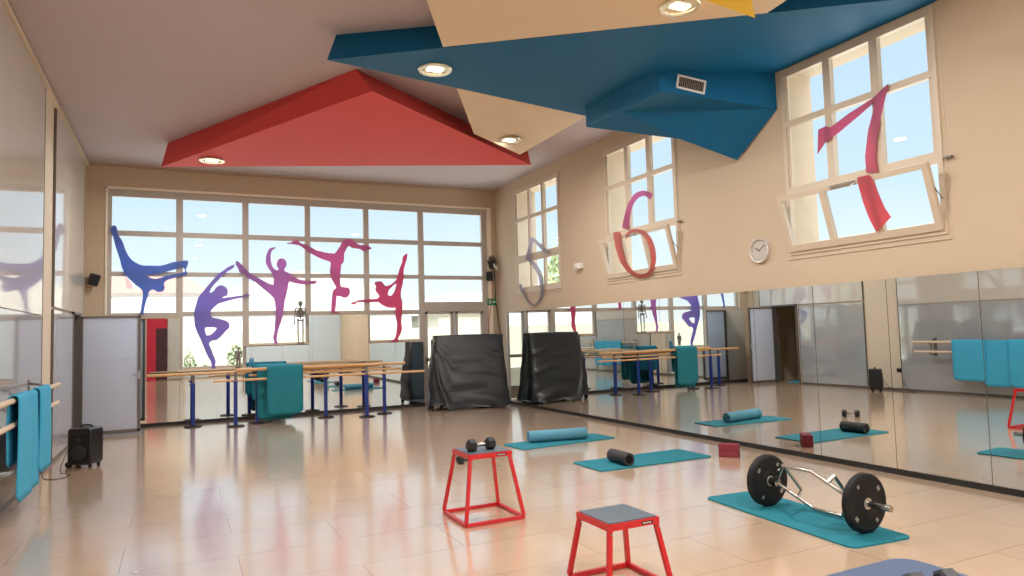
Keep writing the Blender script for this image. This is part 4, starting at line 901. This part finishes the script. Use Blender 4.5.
b = MB(); b.cyl((.03, 0, -.02), (.11, .03, -.10), .03, seg=14); b.tube([(.10, .03, -.10), (.15, .05, -.17), (.165, .06, -.05)], .02, 8); b.build('bracket_arm', M['white'], e, smooth='auto')
# speakers
def wspk(loc, rot, label):
    e = empty('wall_speaker', loc, 0, label=label, cat='loudspeaker', rot=rot)
    b = MB(); b.box((0, 0, 0), (.15, .13, .21), bevel=.018); b.build('cabinet', M['black_gloss'], e, smooth='auto')
    b = MB(); b.box((0, -.068, 0), (.125, .006, .185), bevel=.002); b.build('grille', M['black'], e)
    return e
s1 = wspk((6.22, YB-.14, 2.76), (math.radians(8), 0, math.radians(-25)), 'small black loudspeaker under the fan in the back right corner')
b = MB(); b.cyl((.03, .05, 0), (.14, .13, .0), .012, seg=10); b.build('mounting_arm', M['dark_metal'], s1)
s2 = wspk((-1.33, YB-.15, 2.62), (math.radians(10), math.radians(14), math.radians(28)), 'small black loudspeaker tilted in the back left corner')
b = MB(); b.cyl((-.03, .05, 0), (-.10, .10, .0), .012, seg=10); b.build('mounting_arm', M['dark_metal'], s2)
# exit sign
e = empty('exit_sign', (6.30, YB-.035, 2.19), 0, label='green emergency exit sign on the back wall above the tarpaulin', cat='sign')
b = MB(); b.lohi((-.105, -.02, -.075), (.105, 0, .075), bevel=.004); b.build('sign_plate', M['sign_green'], e)
b = MB(); b.lohi((-.075, -.0225, -.05), (-.068, -.0205, .05)); b.lohi((-.025, -.0225, -.05), (-.018, -.0205, .05)); b.lohi((-.075, -.0225, .045), (-.018, -.0205, .052)); b.build('doorway_pictogram', M['white'], e)
b = MB()
for q0, q1 in (((-.046, .012), (-.05, -.012)), ((-.05, -.012), (-.064, -.03)), ((-.05, -.012), (-.036, -.028)), ((-.036, -.028), (-.040, -.047)), ((-.047, .008), (-.034, -.004)), ((-.047, .008), (-.062, .002))):
    b.cyl((q0[0], -.0215, q0[1]), (q1[0], -.0215, q1[1]), .0045, seg=8)
b.sph((-.042, -.0215, .026), .008, (1, .3, 1), 10); b.build('runner_pictogram', M['white'], e)
b = MB(); b.prism([(.08, -.012), (.08, .012), (.045, .012), (.045, .034), (.010, 0), (.045, -.034), (.045, -.012)], lambda x, z, w: (x, -.0225+w, z), .002); b.build('arrow_pictogram', M['white'], e)
# cables in the corner
b = MB(); b.tube([(6.30, YB-.10, 2.72), (6.32, YB-.03, 2.3), (6.24, YB-.03, 1.9), (6.20, YB-.04, 1.5)], .007, 6); tag(b.build('hanging_cable', M['cable_red'], smooth=True), 'thin red cable hanging down past the green exit sign', 'cable')
b = MB(); b.tube([(6.36, YB-.10, 2.9), (6.40, YB-.04, 2.2), (6.40, YB-.25, 1.4), (6.35, YB-.6, .6), (6.33, YB-.70, .05)], .010, 6); tag(b.build('hanging_cable', M['black'], smooth=True), 'dark cable running down the back right corner to the floor', 'cable')
b = MB(); b.lohi((6.27, 13.21, 0), (6.36, 13.26, 1.93)); struct(b.build('trim_8', M['grey_frame']), 'end profile of the right-hand mirrors')

# --- anatomical models on the sills
def skeleton(x, y, z, h):
    e = empty('model_skeleton', (x, y, z), 0, label='small anatomical skeleton model standing on the sill of the back window', cat='skeleton model'); s = h/1.75
    b = MB(); b.sph((0, 0, 1.63*s), .10*s, (.85, 1, 1.15), 14); b.box((0, -.03*s, 1.53*s), (.09*s, .10*s, .05*s)); b.build('skull', M['bone'], e, smooth='auto')
    b = MB(); b.tube([(0, 0, 1.5*s), (0, .02*s, 1.2*s), (0, 0, .98*s)], .028*s, 8)
    for k in range(7):
        zz = (1.42-.055*k)*s; rx = (.09+.02*min(k, 4))*s
        b.tube([(rx*math.cos(a), .085*s*math.sin(a), zz-.01*s*math.sin(a)) for a in [2*PI*q/14 for q in range(14)]], .013*s, 6, closed=True)
    b.tube([(-.19*s, 0, 1.44*s), (0, -.04*s, 1.42*s), (.19*s, 0, 1.44*s)], .02*s, 6); b.build('rib_cage', M['bone'], e, smooth='auto')
    b = MB(); b.tube([(.12*s*math.cos(a), .07*s*math.sin(a), .95*s+.03*s*math.cos(2*a)) for a in [2*PI*q/16 for q in range(16)]], .032*s, 8, closed=True); b.build('pelvis', M['bone'], e, smooth='auto')
    for q in (-1, 1):
        b = MB(); b.tube([(q*.19*s, 0, 1.44*s), (q*.22*s, .01*s, 1.15*s), (q*.24*s, -.02*s, .88*s), (q*.25*s, -.03*s, .74*s)], .02*s, 7, radii=[.028*s, .022*s, .02*s, .028*s]); b.build('arm', M['bone'], e, smooth='auto')
        b = MB(); b.tube([(q*.10*s, 0, .93*s), (q*.10*s, 0, .50*s), (q*.09*s, .0, .07*s), (q*.10*s, -.12*s, .02*s)], .02*s, 7, radii=[.034*s, .03*s, .024*s, .024*s]); b.build('leg', M['bone'], e, smooth='auto')
    b = MB(); b.cyl((0, .0, 0), (0, 0, .02*s), .16*s, seg=20); b.build('stand', M['bone'], e)
skeleton(2.16, YB-.06, 1.41, .83)
e = empty('muscle_figure', (1.02, YB-.06, .985), 0, label='small grey anatomical muscle figure on the lowest window sill', cat='figurine')
b = MB(); s = .22
for pts, rr in (([(0, 0, 1.45), (0, 0, 1.3), (0, 0, 1.1), (0, 0, .95), (0, 0, .85)], [.09, .2, .17, .14, .16]), ([(0, 0, 1.42), (0, 0, 1.52)], [.07, .06]),
                ([(.08, 0, .88), (.11, 0, .5), (.11, 0, .1), (.11, -.12, .04)], [.12, .085, .055, .05]), ([(-.08, 0, .88), (-.11, 0, .5), (-.11, 0, .1), (-.11, -.12, .04)], [.12, .085, .055, .05]),
                ([(.17, 0, 1.38), (.27, 0, 1.1), (.22, -.12, .9), (.12, -.15, .93)], [.075, .06, .045, .04]), ([(-.17, 0, 1.38), (-.28, 0, 1.1), (-.25, -.02, .82), (-.25, -.03, .74)], [.075, .06, .045, .04])):
    b.tube([(x*s, y*s, z*s) for x, y, z in pts], .1, 10, radii=[r_*s for r_ in rr])
b.sph((0, 0, 1.62*s), .115*s, (.85, 1, 1.15), 12); b.build('body', M['bone'], e, smooth='auto')
b = MB(); b.cyl((0, 0, 0), (0, 0, .01), .05, seg=20); b.build('stand', M['bone'], e)
for dx, lab in ((0, 'slim blue bottle on the window sill, left of the pair'), (.045, 'slim blue bottle on the window sill, right of the pair')):
    b = MB(); b.lathe([(.016, 0), (.019, .004), (.019, .13), (.012, .15), (.012, .17), (.004, .172)], 16); o = b.build('bottle', M['bottle'], smooth='auto'); o.location = (1.235+dx, YB-.03, .985); tag(o, lab, 'bottle', 'blue bottles on the sill')

# mat stored behind the doorway
floor_mat(-2.9, 12.5, -1.75, 13.1, 0, M['teal_light'], 'light teal mat on the floor of the storage room', .05, .02)

# ------------------------------------------------------------------ outside
b = MB(); b.box((10, 40, -.45), (240, 160, .3)); struct(b.build('ground', M['ground']))
b = MB(); rows = []
for j in range(6):
    row = []
    for i in range(41):
        x = -60+i*5; hz = (6.5+4.5*noise.noise(Vector((x*.03, 2, 0)))+2.0*noise.noise(Vector((x*.1, 7, 0)))-max(0, (x-25)*.16))
        row.append(b.b.verts.new((x, 84+j*7, -1+hz*(j/5.)**.8)))
    rows.append(row)
for j in range(5):
    for i in range(40): b.b.faces.new((rows[j][i], rows[j][i+1], rows[j+1][i+1], rows[j+1][i]))
struct(b.build('ground_hill', M['hill'], smooth=True))
# low pavilion with red awning, seen through the left panes
e = empty('pavilion', (-1.5, 34, -.3), 0, label='low white and red pavilion outside beyond the left end of the back window', cat='building')
b = MB(); b.lohi((-2.2, 0, 0), (2.4, 5, 3.95)); b.build('walls', M['ext_white'], e)
b = MB(); b.prism([(-2.5, 3.95), (2.7, 3.95), (2.6, 4.15), (1.5, 4.85), (.3, 4.85), (.1, 4.15), (-.5, 4.15), (-.6, 4.75), (-1.9, 4.75), (-2.4, 4.15)], lambda x, z, w: (x, -.2+w, z), 5.4); b.build('roof', M['ext_red'], e)
for x0, x1 in ((-1.6, -.5), (.4, 1.7)):
    b = MB(); b.lohi((x0, -.02, 1.6), (x1, 0, 3.0)); b.build('shutter', M['ext_grey'], e)
e = empty('warehouse', (8.5, 48, -.3), 0, label='pale warehouse with a shallow gable outside beyond the middle panes', cat='building')
b = MB(); b.lohi((-7, 0, 0), (6, 12, 3.6)); b.build('walls', M['ext_white'], e)
b = MB(); b.prism([(-7.4, 3.6), (6.4, 3.6), (4.0, 5.4), (-1, 6.4), (-5.4, 5.2)], lambda x, z, w: (x, -.4+w, z), 12.8); b.build('roof', M['hill'], e)
e = empty('shed', (19.8, 44, -.3), 0, label='low grey-roofed shed outside beyond the right panes', cat='building')
b = MB(); b.lohi((-4, 0, 0), (4, 6, 3.2)); b.build('walls', M['ext_yellow'], e)
b = MB(); b.prism([(-4.3, 3.2), (4.3, 3.2), (3.6, 4.6), (-3.2, 4.5)], lambda x, z, w: (x, -.3+w, z), 6.6); b.build('roof', M['ext_grey'], e)
b = MB(); b.lohi((-12, 23, -.3), (30, 23.25, 1.75)); tag(b.build('garden_wall', M['ext_yellow']), 'low cream boundary wall outside behind the shrubs', 'garden wall')
def shrub(x, y, z, w, h, m, label, group=None, n=260, cat='shrub', trunk=0.):
    e = empty('shrub' if cat == 'shrub' else 'tree', (x, y, z), label=label, cat=cat, group=group)
    b = MB(); rnd = random.Random(int(x*100+y))
    for k in range(n):
        a = rnd.uniform(0, 2*PI); rr = w*.5*math.sqrt(rnd.random()); hh = rnd.random()
        p = Vector((rr*math.cos(a)*(1-.3*hh), rr*math.sin(a)*(1-.3*hh), trunk+h*hh*(1-.35*(rr/(w*.5))**2)))
        s = w*.05*rnd.uniform(.7, 1.5)+.015; d = Vector((rnd.uniform(-1, 1), rnd.uniform(-1, 1), rnd.uniform(-.3, 1))).normalized(); u = d.orthogonal().normalized(); v_ = d.cross(u)
        b.face([p-u*s*.4, p+v_*s*1.1, p+u*s*.4, p-v_*s*1.1])
    b.build('foliage', m, e)
    b = MB(); b.tube([(0, 0, 0), (.03, 0, (trunk+h*.3)), (0, .02, trunk+h*.7)], .03, 6, radii=[.05*max(w, .5), .035*max(w, .5), .01]); b.build('stem', M['bark'], e)
sg = 'green shrubs outside the lowest pane'
for x, y, w, h, lab in ((.22, 16.2, .34, .75, 'small dark green shrub outside the lowest pane, leftmost'), (.52, 16.4, .22, .45, 'tiny green shrub outside the lowest pane, behind the purple dancer'), (1.15, 16.3, .55, .85, 'bushy green shrub outside the lowest pane, at its right end')):
    shrub(x, y, .58, w, h, M['leaf'], lab, sg, 300)
b = MB(); b.lohi((-2, 15.9, -.3), (6, 16.8, .6)); tag(b.build('planter', M['ext_yellow']), 'long cream planter outside holding the shrubs', 'planter')
shrub(13.2, 21.5, -.3, 3.2, 3.4, M['leaf_pale'], 'pale green tree outside the corner clerestory window', None, 1400, 'tree', 2.2)
# dry flat roof edge outside the right windows (deep reveals are part of the wall)

# ------------------------------------------------------------------ light
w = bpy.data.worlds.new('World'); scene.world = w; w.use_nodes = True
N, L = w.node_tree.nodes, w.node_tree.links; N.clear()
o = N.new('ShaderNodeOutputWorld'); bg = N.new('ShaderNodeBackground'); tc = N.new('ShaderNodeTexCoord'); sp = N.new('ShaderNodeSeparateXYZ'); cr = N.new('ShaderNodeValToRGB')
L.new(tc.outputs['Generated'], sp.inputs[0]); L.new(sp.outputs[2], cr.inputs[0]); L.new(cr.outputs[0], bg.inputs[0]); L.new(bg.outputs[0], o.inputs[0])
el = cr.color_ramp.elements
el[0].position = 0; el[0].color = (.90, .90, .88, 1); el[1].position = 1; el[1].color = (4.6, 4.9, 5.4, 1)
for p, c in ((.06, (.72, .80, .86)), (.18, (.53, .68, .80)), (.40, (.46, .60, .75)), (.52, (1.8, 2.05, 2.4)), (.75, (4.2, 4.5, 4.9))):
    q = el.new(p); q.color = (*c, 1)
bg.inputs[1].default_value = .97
sun = bpy.data.lights.new('sun', 'SUN'); sun.energy = 3.8; sun.angle = math.radians(1); sun.color = (1, .93, .80)
so = bpy.data.objects.new('sun_light', sun); col.objects.link(so); so.rotation_euler = Vector((.05, .72, -.70)).to_track_quat('-Z', 'Y').to_euler()

# ------------------------------------------------------------------ camera
cam = bpy.data.cameras.new('camera'); co = bpy.data.objects.new('camera', cam); col.objects.link(co)
cam.sensor_width = 36; cam.lens = 688.5/1024*36; cam.clip_end = 500
R_, U_, F_ = [Vector(v) for v in DATA['cam']]
mm = Matrix((R_, U_, -F_)).transposed().to_4x4(); mm.translation = (0, 0, 1.5); co.matrix_world = mm
scene.camera = co
scene.view_settings.view_transform = 'Standard'; scene.view_settings.look = 'None'; scene.view_settings.gamma = 1; scene.view_settings.use_curve_mapping = False
scene.view_settings.exposure = .55
cy = scene.cycles
cy.max_bounces = 10; cy.diffuse_bounces = 5; cy.glossy_bounces = 6; cy.transparent_max_bounces = 12; cy.sample_clamp_indirect = 6; cy.caustics_reflective = False
cy.use_denoising = True
